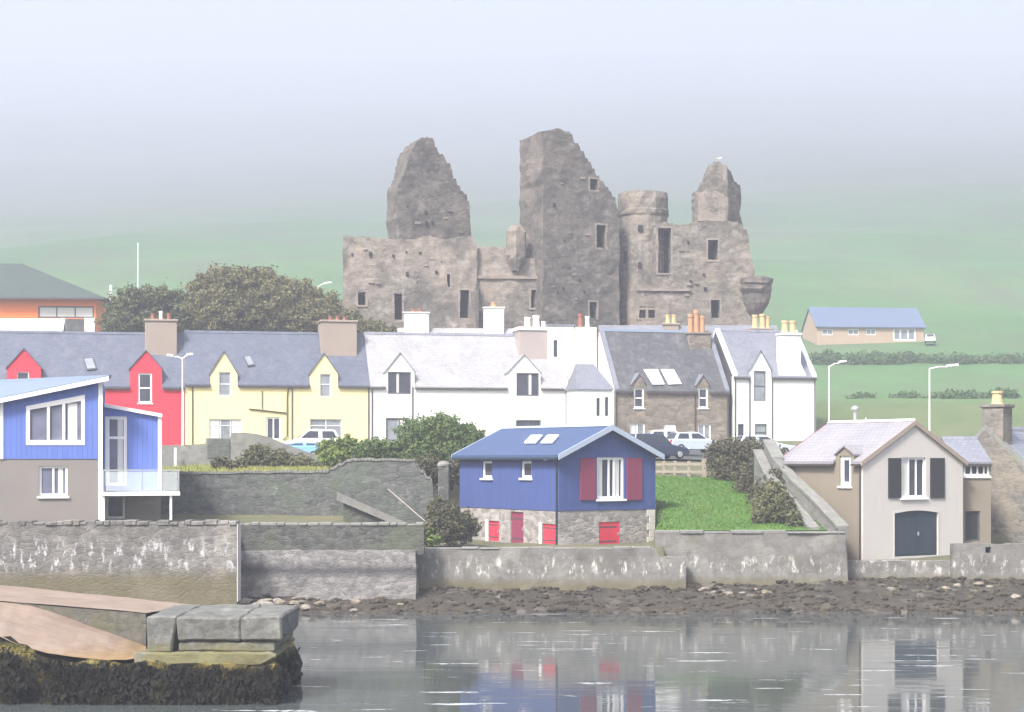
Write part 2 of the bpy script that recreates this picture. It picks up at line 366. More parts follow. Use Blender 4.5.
# ------------------------------------------------------------------ ground
def lerp_tab(tab, x):
    if x <= tab[0][0]: return tab[0][1]
    for (a, b), (c, d) in zip(tab[:-1], tab[1:]):
        if x <= c: return b + (d - b) * (x - a) / (c - a)
    return tab[-1][1]
FAR = [(112, 6.6), (128, 6.85), (138, 7.6), (146, 8.1), (156, 8.6), (166, 12), (178, 12.5), (195, 13.5)]
TA = [(88.4, 3.75), (88.85, 5.95), (105, 6.15)] + FAR
TB = [(93, 2.6), (99, 5.4), (104, 6.2)] + FAR
TC = [(82.6, 3.35), (98, 5.65), (102, 6.2)] + FAR
TD = [(92.5, 1.9), (97, 5.2), (104, 6.2)] + FAR
def sst(a, b, x):
    t = min(1, max(0, (x - a) / (b - a))); return t * t * (3 - 2 * t)
def front_d(X):
    if X < -12.1: return 77.4
    if X < -4.2: return 79.9
    if X < 7.1: return 81.45
    if X < 15.45: return 82.45
    return 84.3
def gz(X, d):
    a, b, c, e = lerp_tab(TA, d), lerp_tab(TB, d), lerp_tab(TC, d), lerp_tab(TD, d)
    z = a
    z += (b - a) * sst(-8.6, -4.4, X)
    z += (c - b) * sst(6.9, 7.4, X)
    z += (e - c) * sst(14.9, 15.5, X)
    return z
def grid_mesh(name, xs, ds, fn, m, parent=None):
    mb = MB(); n = len(xs)
    pts = [(x, d, fn(x, d)) for d in ds for x in xs]
    fs = [(j * n + i, j * n + i + 1, (j + 1) * n + i + 1, (j + 1) * n + i) for j in range(len(ds) - 1) for i in range(n - 1)]
    mb.add(pts, fs); return mb.build(name, m, parent, smooth=True)
def frange(a, b, s):
    n = int(round((b - a) / s)); return [a + (b - a) * k / n for k in range(n + 1)]

m, nt, b = newmat('turf_and_earth'); p = wpos(nt)
n1 = noise_n(nt, p, .25, 6, .6); n2 = noise_n(nt, p, 3, 6, .7)
col = ramp(nt, n1, [(.3, (.06, .07, .035)), (.5, (.1, .105, .055)), (.68, (.14, .125, .075))])
col = mix(nt, mrange(nt, n2, .35, .7, 0, .5), col, (.11, .095, .06)); col = mix(nt, mrange(nt, nd(nt, 'ShaderNodeSeparateXYZ', {0: p}).outputs[1], 135, 190), col, (.08, .15, .04)); nt.links.new(col, b.inputs['Base Color']); b.inputs['Roughness'].default_value = .95
bump(nt, b, n2, .7, .1); M['turf'] = m
def ground_fn(X, d):
    if d < front_d(X): return -1.2
    return gz(X, d) + .12 * (noise.noise(Vector((X * .3, d * .3, 0)))) * sst(0, 2, d - front_d(X))
grid_mesh('ground', frange(-75, 75, .5), frange(72, 112, .35) + frange(113, 200, 2.5), ground_fn, M['turf'])['kind'] = 'structure'

m, nt, b = newmat('lawn_turf'); p = wpos(nt)
n1 = noise_n(nt, p, .5, 5, .6); n2 = noise_n(nt, p, 6, 6, .7)
col = ramp(nt, n1, [(.3, (.045, .11, .014)), (.55, (.065, .145, .022)), (.75, (.1, .145, .035))]); col = mix(nt, mrange(nt, n2, .3, .75, 0, .4), col, (.06, .11, .02))
nt.links.new(col, b.inputs['Base Color']); b.inputs['Roughness'].default_value = .95; bump(nt, b, n2, .8, .08); M['lawn'] = m
grid_mesh('lawn', frange(7.1, 15.2, .45), frange(82.5, 98.6, .7), lambda X, d: ground_fn(X, d) + .05, M['lawn'])['kind'] = 'structure'
m, nt, b = newmat('yellow_turf'); p = wpos(nt)
n1 = noise_n(nt, p, .6, 5, .6); n2 = noise_n(nt, p, 6, 6, .7)
col = ramp(nt, n1, [(.3, (.15, .19, .04)), (.55, (.22, .25, .06)), (.75, (.24, .22, .09))]); col = mix(nt, mrange(nt, n2, .3, .75, 0, .4), col, (.1, .12, .03))
nt.links.new(col, b.inputs['Base Color']); b.inputs['Roughness'].default_value = .95; bump(nt, b, n2, .8, .08); M['yturf'] = m
grid_mesh('grass_verge', frange(-20, -11.6, .6), frange(89.6, 104.6, .9), lambda X, d: ground_fn(X, d) + .06, M['yturf'])['kind'] = 'structure'

m, nt, b = newmat('asphalt'); p = wpos(nt); n1 = noise_n(nt, p, 1, 5); 
nt.links.new(mix(nt, n1, (.04, .04, .042), (.07, .07, .07)), b.inputs['Base Color']); b.inputs['Roughness'].default_value = .9; M['asphalt'] = m
grid_mesh('road', frange(-75, 75, 1.5), [112.5, 114, 117, 121, 125, 128, 131, 134, 137, 139], lambda X, d: ground_fn(X, d) + .12, M['asphalt'])['kind'] = 'structure'

# ------------------------------------------------------------------ hill under the mist
HILL = [(190, 13.3), (215, 13.6), (262, 20), (300, 26), (345, 36), (420, 51), (520, 71), (650, 92), (800, 118), (1000, 156), (1300, 220), (1700, 308), (2200, 442), (2700, 565), (3200, 700), (3800, 870), (4300, 990), (4600, 1030), (4800, 1035)]
def hill_fn(X, d):
    z = lerp_tab(HILL, d); t = sst(200, 520, d)
    z += t * (3 * noise.noise(Vector((X * .006, d * .006, 3.1))) + 4 * noise.noise(Vector((X * .02, d * .02, 8)))) + t * 14 * sst(-40, 260, X) * sst(330, 900, d) - t * 8 * sst(60, 300, -X)
    if X > 45 and 262 < d < 300:          # the bank below the bungalow
        pass
    return z - (.8 if d < 196 else 0)
m, nt, b = newmat('hill_pasture'); p = wpos(nt)
n1 = noise_n(nt, p, .009, 7, .62); n2 = noise_n(nt, vscale(nt, p, (1, .35, 1)), .045, 6, .7); n3 = noise_n(nt, p, .7, 4, .7)
col = ramp(nt, n1, [(.36, (.045, .125, .03)), (.5, (.075, .185, .05)), (.64, (.13, .18, .075))])
col = mix(nt, mrange(nt, n2, .45, .66, 0, .75), col, (.1, .1, .06)); col = mix(nt, mrange(nt, n3, .3, .7, 0, .35), col, (.07, .11, .04))
z = sepz(nt, p); moor = mrange(nt, math_n(nt, 'ADD', z, math_n(nt, 'MULTIPLY', math_n(nt, 'SUBTRACT', n1, .5), 60)), 70, 190)
col = mix(nt, moor, col, (.1, .095, .065))
nt.links.new(col, b.inputs['Base Color']); b.inputs['Roughness'].default_value = .95; bump(nt, b, n2, .6, 1.0); M['hill'] = m
grid_mesh('hill', frange(-1750, 1750, 25), frange(194, 420, 6) + frange(430, 900, 20) + frange(950, 4800, 70), hill_fn, M['hill'])['kind'] = 'structure'

# ------------------------------------------------------------------ water, sea bed, beach
m, nt, b = newmat('sea_water'); p = wpos(nt)
n1 = noise_n(nt, vscale(nt, p, (.35, 1.3, 1)), 1.1, 3, .5); n2 = noise_n(nt, vscale(nt, p, (.25, 1.0, 1)), 3.2, 3, .5)
pat = noise_n(nt, vscale(nt, p, (.11, .42, 1)), .8, 5, .6)
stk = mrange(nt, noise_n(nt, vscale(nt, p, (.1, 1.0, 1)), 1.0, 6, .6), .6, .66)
h = math_n(nt, 'ADD', math_n(nt, 'MULTIPLY', n1, .55), math_n(nt, 'MULTIPLY', n2, .22))
h = math_n(nt, 'MULTIPLY', h, mrange(nt, pat, .35, .7, .35, 1.1))
sky_streak = math_n(nt, 'MULTIPLY', mrange(nt, noise_n(nt, vscale(nt, p, (.2, 1.3, 1)), 1.2, 4, .55), .63, .69), mrange(nt, noise_n(nt, p, 3.5, 4, .7), .35, .55))  # bright streaks of reflected sky painted into the water's base colour
nt.links.new(mix(nt, sky_streak, (.06, .07, .072), (.42, .44, .45)), b.inputs['Base Color']); b.inputs['IOR'].default_value = 1.34
nt.links.new(math_n(nt, 'ADD', mrange(nt, pat, .35, .7, .03, .075), math_n(nt, 'MAXIMUM', math_n(nt, 'MULTIPLY', stk, .2), math_n(nt, 'MULTIPLY', sky_streak, .7))), b.inputs['Roughness'])
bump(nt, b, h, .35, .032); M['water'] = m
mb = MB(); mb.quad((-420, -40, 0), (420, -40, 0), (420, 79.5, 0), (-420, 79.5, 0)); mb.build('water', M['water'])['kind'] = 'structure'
mb = MB(); mb.quad((-420, -40, -1.6), (420, -40, -1.6), (420, 110, -1.6), (-420, 110, -1.6)); mb.build('seabed', M['turf'])['kind'] = 'structure'

m, nt, b = newmat('weedy_shore'); p = wpos(nt)
v = nd(nt, 'ShaderNodeTexVoronoi', {'Vector': p, 'Scale': 2.2}); n1 = noise_n(nt, p, .8, 6, .7); n2 = noise_n(nt, p, 5, 6, .7)
cell = nd(nt, 'ShaderNodeSeparateColor', {0: v.outputs[1]}).outputs[0]
col = ramp(nt, n1, [(.32, (.01, .009, .008)), (.48, (.023, .022, .017)), (.6, (.042, .038, .027)), (.72, (.07, .064, .05))])
col = mix(nt, mrange(nt, n2, .4, .7, 0, .6), col, (.06, .045, .03)); col = mix(nt, mrange(nt, cell, .85, 1, 0, .5), col, (.2, .18, .15))
z = sepz(nt, p); zz = math_n(nt, 'ADD', z, math_n(nt, 'MULTIPLY', math_n(nt, 'SUBTRACT', n1, .5), .9))
weed = math_n(nt, 'MULTIPLY', mrange(nt, zz, .02, .18), mrange(nt, zz, .3, .55, 1, 0)); col = mix(nt, math_n(nt, 'MULTIPLY', weed, .6), col, (.048, .035, .024))
nt.links.new(col, b.inputs['Base Color']); b.inputs['Roughness'].default_value = .75; bump(nt, b, math_n(nt, 'ADD', n2, math_n(nt, 'MULTIPLY', v.outputs[0], -.6)), .9, .12); M['shore'] = m
def wl(X): return 75.2 + (77.0 - 75.2) * sst(-15, -8.5, X) + .5 * noise.noise(Vector((X * .35, 0, 1.7)))
def beach_fn(X, d):
    t = d - wl(X); z = t * .19 if t < 5.5 else 1.045 + (t - 5.5) * .04
    q = Vector((X, d, 0)); return max(-.9, z) + .13 * noise.noise(q * .9) + .09 * noise.noise(q * 2.3)
grid_mesh('beach', frange(-50, 55, .3), frange(70, 87, .3), beach_fn, M['shore'])['kind'] = 'structure'

# ------------------------------------------------------------------ haze
hm = bpy.data.materials.new('sea_mist'); hm.use_nodes = True; nt = hm.node_tree; nt.nodes.clear()
vo = nd(nt, 'ShaderNodeVolumePrincipled', {'Color': (.8, .846, .985, 1), 'Density': .00095, 'Anisotropy': .1})
ou = nd(nt, 'ShaderNodeOutputMaterial', {'Volume': vo.outputs[0]})
mb = MB(); mb.box((-1800, -60, -3), (1800, 4860, 1075)); hz = mb.build('haze', hm); hz['kind'] = 'stuff'
# ------------------------------------------------------------------ building helpers
def window(parent, F, r, frame='white_trim', pane='glass', fw=.08, vb=(), hb=(), o=0.0, deep=.15, sill=None, label=None, recess=True, name='window', curtain=None):
    """r = (s0, s1, z0, z1); vb / hb are fractions where bars stand"""
    s0, s1, z0, z1 = r; mb = MB(); a, c = (o - deep, o - deep + .06) if recess else (o + .002, o + .05)
    e = .002
    F.box(mb, s0 + e, s0 + fw, z0 + e, z1 - e, a, c); F.box(mb, s1 - fw, s1 - e, z0 + e, z1 - e, a, c)
    F.box(mb, s0 + fw, s1 - fw, z0 + e, z0 + fw, a, c); F.box(mb, s0 + fw, s1 - fw, z1 - fw, z1 - e, a, c)
    bw = fw * .8
    for f in vb:
        x = s0 + (s1 - s0) * f; F.box(mb, x - bw / 2, x + bw / 2, z0 + fw, z1 - fw, a + .004, c - .004)
    for f in hb:
        y = z0 + (z1 - z0) * f; F.box(mb, s0 + fw, s1 - fw, y - bw / 2, y + bw / 2, a + .008, c - .008)
    wn = mb.build(name, M[frame], parent)
    if label: wn['label'] = label
    mb = MB(); F.box(mb, s0 + fw * .5, s1 - fw * .5, z0 + fw * .5, z1 - fw * .5, a - .03, a + .012); mb.build('pane', M[pane], wn)
    if curtain:
        for (f0, f1) in curtain:
            mb = MB(); F.box(mb, s0 + fw + (s1 - s0 - 2 * fw) * f0, s0 + fw + (s1 - s0 - 2 * fw) * f1, z0 + fw, z1 - fw, a + .013, a + .02); mb.build('curtain', M['curtain'], wn)
    if sill:
        mb = MB(); F.box(mb, s0 - .08, s1 + .08, z0 - .1, z0 - .004, o - .02, o + .09); mb.build('sill', M[sill], wn)
    return wn
def slab(F, s0, s1, pA, pB, thick=.14, sk0=0., sk1=0.):
    """sloping roof slab between (o, z) points pA and pB"""
    (oa, za), (ob, zb) = pA, pB
    return [F.P(s0, za, oa), F.P(s1, za, oa), F.P(s1 + sk1, zb, ob), F.P(s0 + sk0, zb, ob)], Vector((0, 0, thick))
def chimney(parent, F, s0, s1, z0, z1, o0, o1, mat, pots=(), capmat=None, potmat='pot_orange', cap=.18, label=None):
    mb = MB(); F.box(mb, s0, s1, z0, z1 - cap, o0, o1)
    if cap and not capmat: F.box(mb, s0 - .1, s1 + .1, z1 - cap, z1, o0 - .1, o1 + .1)
    c = mb.build('chimney', M[mat], parent, bevel=.03)
    if label: c['label'] = label
    if capmat:
        mb = MB(); F.box(mb, s0 - .12, s1 + .12, z1 - cap, z1, o0 - .12, o1 + .12); mb.build('chimney_cap', M[capmat], c, bevel=.04)
    for q in pots:
        f, h = q[0], q[1]; pm = q[2] if len(q) > 2 else potmat; rr = q[3] if len(q) > 3 else .16
        p = F.P(s0 + (s1 - s0) * f, z1, (o0 + o1) / 2); mb = MB()
        mb.lathe(p, [(rr * 1.1, 0), (rr, .08), (rr * .85, h * .8), (rr * 1.05, h * .84), (rr * 1.05, h), (rr * .7, h), (rr * .7, h * .6)], 12)
        mb.build('chimney_pot', M[pm], c, smooth=False)
    return c
def downpipe(parent, F, pts, o=.07, r=.05, mat='pipe', name='downpipe'):
    mb = MB(); mb.tube([F.P(a, z, o) for a, z in pts], r, 8); return mb.build(name, M[mat], parent)
def gable_house(th, F, s0, s1, z0, ze, zr, W, wall, roof, holes=(), gablets=(), lg=True, rg=True, rgholes=(), lgholes=(), verge=.0, eave=.12, thick=.3, ov0=0., ov1=0., gut=True, gmat=None, ridge=True, rgmat=None, lgmat=None, skew=None, rgo=None):
    """house with its eaves along F: front wall with openings and gablets, back wall, gables and two roof slopes.
       gablets = (s centre, width, eave z, apex z)"""
    e = .003; run = W / 2; s0 += e; s1 -= e
    out = [(s0, z0), (s1, z0), (s1, ze)]
    for (c, w2, zl, za) in sorted(gablets, key=lambda g: -g[0]):
        out += [(c + w2 / 2, ze), (c + w2 / 2, zl), (c, za), (c - w2 / 2, zl), (c - w2 / 2, ze)]
    out += [(s0, ze)]
    plate(F, out, list(holes), thick).build('front_wall', M[wall], th)
    mb = MB(); F.box(mb, s0, s1, z0, ze, -W, -W + thick); mb.build('back_wall', M[wall], th)
    sl = (zr - ze) / run
    for side, s, on, G, hs, mm in ((0, s0, lg, F.sub(s0, -90, -W), lgholes, lgmat), (1, s1, rg, F.sub(s1, 90, 0), rgholes, rgmat)):
        if not on: continue
        ol = [(thick, z0), (W - thick, z0), (W - thick, ze + sl * thick), (run, zr), (thick, ze + sl * thick)]
        plate(G, ol, list(hs), thick).build('gable_wall', M[mm or wall], th)
    mb = MB(); a0, a1 = s0 - ov0, s1 + ov1
    lo = (eave, ze - sl * eave + .01); hi = (-run, zr + .01)
    x = a0
    for (c, w2, zl, za) in sorted(gablets, key=lambda g: g[0]):
        p, v = slab(F, x, c - w2 / 2, lo, hi); mb.prism(p, v)
        p, v = slab(F, c - w2 / 2, c + w2 / 2, (-thick - .01, ze + sl * (thick + .01) + .01), hi); mb.prism(p, v); x = c + w2 / 2
    p, v = slab(F, x, a1, lo, hi); mb.prism(p, v)
    p, v = slab(F, a0, a1, (-W - eave, ze - sl * eave + .01), hi); mb.prism(p, v)
    rf = mb.build('roof', M[roof], th)
    if ridge:
        mb = MB(); mb.prism([F.P(a0, zr + .03, -run + .16), F.P(a0, zr + .24, -run), F.P(a0, zr + .03, -run - .16)], F.u * (a1 - a0)); mb.build('ridge_tiles', M[ridge if isinstance(ridge, str) else roof], rf)
    if gut:
        segs = []; x = a0
        for (c, w2, zl, za) in sorted(gablets, key=lambda g: g[0]): segs.append((x, c - w2 / 2)); x = c + w2 / 2
        segs.append((x, a1)); mb = MB()
        for (x0, x1) in segs: F.box(mb, x0 + .01, x1 - .01, ze - sl * eave - .1, ze - sl * eave + .04, eave + .003, eave + .11)
        mb.build('gutter', M['pipe'], rf)
    for (c, w2, zl, za) in gablets:
        def back(z): return -(z - ze) / sl
        ft = .12; mb = MB()
        for sg in (-1, 1):
            A, B = F.P(c, za + .02, ft), F.P(c, za + .02, back(za)); E, V = F.P(c + sg * (w2 / 2 + .1), zl - .08, ft), F.P(c + sg * (w2 / 2 + .1), zl - .08, back(zl - .08))
            mb.prism([A, E, V, B], (0, 0, .09))
        d = mb.build('dormer_roof', M[gmat or roof], th)
        for sg in (-1, 1):
            mb = MB(); x = c + sg * (w2 / 2 - .003); mb.prism([F.P(x, ze + sl * .0, -thick), F.P(x, zl - .04, -thick), F.P(x, zl - .04, back(zl))], F.u * (-sg * .12))
            mb.build('dormer_cheek', M[wall], d)
    if skew:                                           # raised stone copings along the gables
        mat, which, wd = skew
        for k in which:
            x0 = s0 if k == 0 else s1 - wd; mb = MB()
            for (A, B) in ((lo, hi), ((-W - eave, lo[1]), hi)):
                p, v = slab(F, x0 - .02, x0 + wd + .02, A, B, .3); mb.prism(p, v)
            mb.build('skew_coping', M[mat], th)
    return rf
def skylight(parent, F, pxr, plane_o_z, mat='glass_pale', frame='white_trim'):
    """pxr: four pixel corners on the roof slope; plane_o_z: (oa, za, ob, zb) of the slope"""
    oa, za, ob, zb = plane_o_z; pts = []
    # slope plane: through P(0,za,oa) containing u and the up-slope direction
    P0 = F.P(0, za, oa); up = F.P(0, zb, ob) - P0; nrm = F.u.cross(up).normalized()
    for (x, y) in pxr:
        r = Vector(((x - CX) / FOC, 1, (CY - y) / FOC)); c = Vector((0, 0, CAMH)); t = (P0 - c).dot(nrm) / r.dot(nrm); pts.append(c + r * t)
    if nrm.y > 0: nrm = -nrm
    mb = MB(); mb.prism([p + nrm * .16 for p in pts], nrm * .07); f = mb.build('skylight', M[frame], parent)
    c = sum(pts, Vector()) / 4; mb = MB(); mb.prism([c + (p - c) * .82 + nrm * .232 for p in pts], nrm * .02); mb.build('pane', M[mat], f)
    return f
def R4(x0, y0, x1, y1): return (x0, y0, x1, y1)

# ------------------------------------------------------------------ the terrace
TH = 12.0
row = Face.px(370, 147, TH)
def terr_face(pxl):
    a = row.S(pxl); p = row.P(a, 0, 0); return Face(p.x, p.y, TH)
def terrace_house(name, label, px0, px1, ybase, yeave, yridge, wall, roof, gablets, wins, W=8.0, lg=True, rg=True, F=None, skew=None, ridge=True, gmat=None, lgmat=None):
    F = F or terr_face(px0); s0, s1 = F.S(px0), F.S(px1); mid = (px0 + px1) / 2
    z0 = min(F.Z(px0, ybase), F.Z(px1, ybase)) - 1.0; ze = F.Z(mid, yeave); zr = F.Z(mid, yridge, -W / 2)
    th = thing(name, label, 'house', F.P((s0 + s1) / 2, z0 + 1.0, -W / 2))
    gb = [(F.S(c), F.S(c + w2 / 2) - F.S(c - w2 / 2), F.Z(c, yl), F.Z(c, ya)) for (c, w2, yl, ya) in gablets]
    hs = [F.rect(q['r']) for q in wins]
    rf = gable_house(th, F, s0, s1, z0, ze, zr, W, wall, roof, holes=hs, gablets=gb, lg=lg, rg=rg, skew=skew, ridge=ridge, gmat=gmat, lgmat=lgmat)
    for q, h in zip(wins, hs):
        k = {a: v for a, v in q.items() if a not in ('r',)}; window(th, F, h, **k)
    sl = (zr - ze) / (W / 2)
    return th, F, rf, (0, ze + .01, -W / 2, zr + .01), (s0, s1, z0, ze, zr)

# red house
th, F, rf, pl, dims = terrace_house('terraced_house', 'bright red terraced house with slate roof, two red dormers and a skylight', -62, 185, 446, 386, 334, 'red', 'slate_blue',
    [(24, 34, 368, 349), (146, 32, 369, 351)],
    [dict(r=(17, 372, 29, 402), hb=(.5,), sill='white_trim'), dict(r=(138, 373, 152, 403), hb=(.5,), fw=.14, sill='white_trim'),
     dict(r=(40, 416, 72, 440), vb=(.5,), sill='white_trim'), dict(r=(-32, 412, -18, 443), hb=(.5,))])
red_th = th
skylight(rf, F, [(83, 360), (93, 359), (97, 371), (87, 372)], pl, frame='dark_frame', mat='glass_pale')
chimney(th, F, F.S(145, -2.3), F.S(177, -2.3), F.Z(160, 356, -2.3) - .8, F.Z(160, 319, -2.3), -4.8, -2.3, 'chimney_tan', [(.25, .55, 'pot_red'), (.5, .75, 'white_trim'), (.75, .6, 'pot_red')])
downpipe(th, F, [(F.S(183.5), dims[2]), (F.S(183.5), dims[3])], mat='white_trim')
# yellow house
th, F, rf, pl, dims = terrace_house('terraced_house', 'pale yellow terraced house with blue grey slate roof and two yellow dormers', 185, 370, 446, 385, 334.5, 'yellow', 'slate_blue',
    [(224, 27, 374, 352), (324, 28, 374, 354)],
    [dict(r=(219, 372, 231, 396), hb=(.5,), pane='glass_pale'), dict(r=(320, 374, 331, 397), hb=(.55,), pane='glass_pale', frame='white_trim'),
     dict(r=(209, 419, 242, 441), vb=(.35, .65), hb=(.7,), pane='glass_pale', sill='white_trim', curtain=((0, .3), (.7, 1))), dict(r=(310, 419, 342, 441), vb=(.5,), hb=(.7,), pane='glass_pale', sill='white_trim'),
     dict(r=(266, 417, 281, 440), vb=(.5,), fw=.14, name='door')])
skylight(rf, F, [(243, 358), (250, 357), (255, 367), (248, 368)], pl, frame='dark_frame')
chimney(th, F, F.S(321, -2.2), F.S(357, -2.2), F.Z(340, 360, -2.2) - .8, F.Z(340, 320, -2.2), -4.8, -2.2, 'chimney_tan', [(.3, .4, 'pot_red'), (.5, .45, 'pot_red'), (.7, .4, 'pot_red')])
for xs in ((192.5,), (292,), (368.5,)): downpipe(th, F, [(F.S(xs[0]), dims[2]), (F.S(xs[0]), dims[3])])
downpipe(th, F, [(F.S(290.5), F.Z(290, 386)), (F.S(288), F.Z(288, 390)), (F.S(287), F.Z(287, 396)), (F.S(287), F.Z(287, 436)), (F.S(283), F.Z(283, 440))], .1)
downpipe(th, F, [(F.S(249), F.Z(249, 409)), (F.S(286), F.Z(286, 413))], .08, .06, name='waste_pipe')
downpipe(th, F, [(F.S(262), F.Z(262, 391)), (F.S(262), F.Z(262, 409))], .08, .04, name='waste_pipe')
# white house
th, F, rf, pl, dims = terrace_house('terraced_house', 'white terraced house with pale grey slates and dark framed dormer windows', 370, 568, 447, 387, 336, 'white', 'slate_pale',
    [(400, 29, 372, 353), (524, 33, 373, 355)],
    [dict(r=(388, 372, 411, 394), frame='dark_frame', fw=.12, vb=(.5,), curtain=((.36, .48),)), dict(r=(516.5, 373, 539, 396), frame='dark_frame', fw=.12, vb=(.5,), curtain=((.56, .7),)),
     dict(r=(386, 418, 410, 441), frame='dark_frame', fw=.12, vb=(.55,), pane='glass_pale', curtain=((.5, 1),)), dict(r=(516, 420, 541, 441), frame='dark_frame', fw=.12, vb=(.5,))],
    skew=('white', (1,), .35), ridge='slate_mid')
chimney(th, F, F.S(519, -2.1), F.S(552, -2.1), F.Z(535, 362, -2.1) - .8, F.Z(535, 327, -2.1), -4.7, -2.1, 'chimney_grey', [(.35, .95, 'white_trim', .26), (.62, 1.1, 'white_trim', .3), (.85, .6, 'white_trim', .2)], capmat='white_trim', cap=.3)
for xs in (372, 412.5, 566): downpipe(th, F, [(F.S(xs), dims[2]), (F.S(xs), dims[3])])

# stone house with dark roof
F = Face.px(615, 147, 15)
th, F, rf, pl, dims = terrace_house('stone_house', 'brown stone house with dark slate roof, twin skylights and small dormers', 615, 729, 446, 391, 333, 'stone_brown', 'slate_dark',
    [(639, 13, 384, 374), (703, 12, 385, 375)],
    [dict(r=(634, 388, 644, 408), fw=.13, hb=(.5,), sill='white_trim'), dict(r=(698.5, 388, 708, 408), fw=.13, hb=(.5,), sill='white_trim'),
     dict(r=(630, 423, 645, 440), fw=.12, vb=(.5,), pane='glass_pale', curtain=((0, .4),)), dict(r=(664, 424, 676, 446), fw=.3, name='door', frame='white_trim', pane='white_trim'), dict(r=(698, 424, 711, 440), fw=.12, vb=(.5,), pane='glass_pale')],
    W=8.4, F=F, skew=('slate_mid', (0, 1), .35), ridge='roof_paleblue', gmat='slate_mid', lgmat='white_warm')
skylight(rf, F, [(643, 371), (657, 371), (664, 386), (652, 386)], pl, mat='curtain'); skylight(rf, F, [(660, 371), (673, 371), (681, 385.5), (668, 386)], pl, mat='curtain')
chimney(th, F, F.S(690, -2.9), F.S(711, -2.9), F.Z(700, 364, -2.9) - .8, F.Z(700, 332, -2.9), -4.9, -2.9, 'stone_brown', [(.22, 1.6, 'pot_orange', .24), (.5, 2.0, 'pot_orange', .26), (.78, 1.5, 'pot_orange', .24)])
for xs in (616, 699 - 4, 727.5): downpipe(th, F, [(F.S(xs), dims[2]), (F.S(xs), dims[3])])
# small white outbuilding between the white terrace and the stone house
G = Face.px(577, 141, 15); s1 = G.S(612.5); z0 = 6.6; ze = G.Z(590, 389.5); zr = G.Z(590, 365, -2.6)
th = thing('outbuilding', 'small white outbuilding with hipped grey slate roof and slit windows', 'outbuilding', G.P(s1 / 2, z0, -2.5))
hs = [G.rect((596.5, 398, 600, 416)), G.rect((605, 397, 608.5, 416))]
plate(G, [(0, z0), (s1, z0), (s1, ze), (0, ze)], hs, .25).build('front_wall', M['white'], th)
mb = MB(); G.box(mb, 0, .25, z0, ze, -2.9, -.25); G.box(mb, s1 - .25, s1, z0, ze, -2.9, -.25); G.box(mb, .25, s1 - .25, z0, ze, -2.9, -2.65); mb.build('side_wall', M['white'], th)
for h in hs: window(th, G, h, fw=.05, frame='dark_frame')
e = .15; c0, c1 = s1 * .12, s1 * .62; q = [G.P(-e, ze, e), G.P(s1 + e, ze, e), G.P(s1 + e, ze, -2.9 - e), G.P(-e, ze, -2.9 - e), G.P(c0, zr, -1.45), G.P(c1, zr, -1.45)]
mb = MB(); mb.add(q, [(0, 1, 5, 4), (1, 2, 5), (2, 3, 4, 5), (3, 0, 4), (3, 2, 1, 0)]); mb.build('roof', M['slate_mid'], th)
# white house at the right end of the row
F = Face.px(733, 150, 15)
th, F, rf, pl, dims = terrace_house('white_house', 'tall white house with wallhead dormer beside the brown stone house', 733, 816, 446, 377, 333, 'white', 'slate_mid',
    [(760.5, 21, 370, 351)],
    [dict(r=(754, 371, 766, 401), frame='dark_frame', fw=.07, hb=(.5,), pane='glass_pale'), dict(r=(755, 424, 767, 441), frame='dark_frame', fw=.08, hb=(.5,), pane='glass_pale'), dict(r=(738, 424, 744, 436), frame='dark_frame', fw=.06)],
    W=8.0, F=F, skew=('white', (0, 1), .35), lgmat='slate_dark')
chimney(th, F, F.S(782, -.02), F.S(801, -.02), F.Z(790, 379, -.02) - .8, F.Z(790, 333, -.02), -1.2, -.02, 'white', [(.3, 1.1, 'pot_yellow', .3), (.7, 1.1, 'pot_yellow', .3)])
mb = MB(); zb = F.Z(790, 378); mb.prism([F.P(F.S(778), zb - .6, .012), F.P(F.S(808), zb - .6, .012), F.P(F.S(806), zb + .3, .012), F.P(F.S(801), zb + 1.2, .012), F.P(F.S(782), zb + 1.2, .012), F.P(F.S(779), zb + .3, .012)], -F.n * 1.3); mb.build('chimney_shoulder', M['white'], th)
chimney(th, F, F.S(752, -6.6), F.S(773, -6.6), F.Z(762, 350, -6.6) - .8, F.Z(762, 328, -6.6), -7.6, -6.6, 'chimney_tan', [(.25, 1.2, 'pot_yellow', .28), (.6, 1.3, 'pot_yellow', .28), (.85, 1.1, 'pot_yellow', .2)])
for xs in (735, 749.5, 772, 814.5): downpipe(th, F, [(F.S(xs), dims[2]), (F.S(xs), dims[3])])

# white building behind the white terrace
F = Face.px(405, 153.5, 3); s0, s1 = F.S(397), F.S(576); z0 = 8.5; ze = F.Z(490, 352); zr = F.Z(490, 331, -2.4)
th = thing('white_building', 'white building with two white chimneys behind the pale terrace roof', 'house', F.P((s0 + s1) / 2, z0, -2.4))
gable_house(th, F, s0, s1, z0, ze, zr, 4.8, 'white', 'slate_pale', gut=False)
chimney(th, F, F.S(404, -1.8), F.S(429, -1.8), F.Z(416, 340, -1.8) - .8, F.Z(416, 312, -1.8), -3.2, -1.8, 'white', [(.35, .35, 'pot_red'), (.65, .35, 'pot_red')], cap=.12)
chimney(th, F, F.S(484, -1.8), F.S(504, -1.8), F.Z(494, 340, -1.8) - .8, F.Z(494, 307, -1.8), -3.2, -1.8, 'white', [(.5, .5, 'pot_orange', .25)], cap=.12)
G = Face.px(548, 152, 6); hs = [G.rect((553.5, 340, 557.5, 357))]; zt = G.Z(560, 326)
mb = plate(G, [(0, 8.5), (G.S(574), 8.5), (G.S(574), zt), (0, zt)], hs, .3); G.box(mb, 0, G.S(574), 8.5, zt, -5, -4.7); G.box(mb, 0, .3, 8.5, zt, -4.7, -.3); G.box(mb, G.S(574) - .3, G.S(574), 8.5, zt, -4.7, -.3)
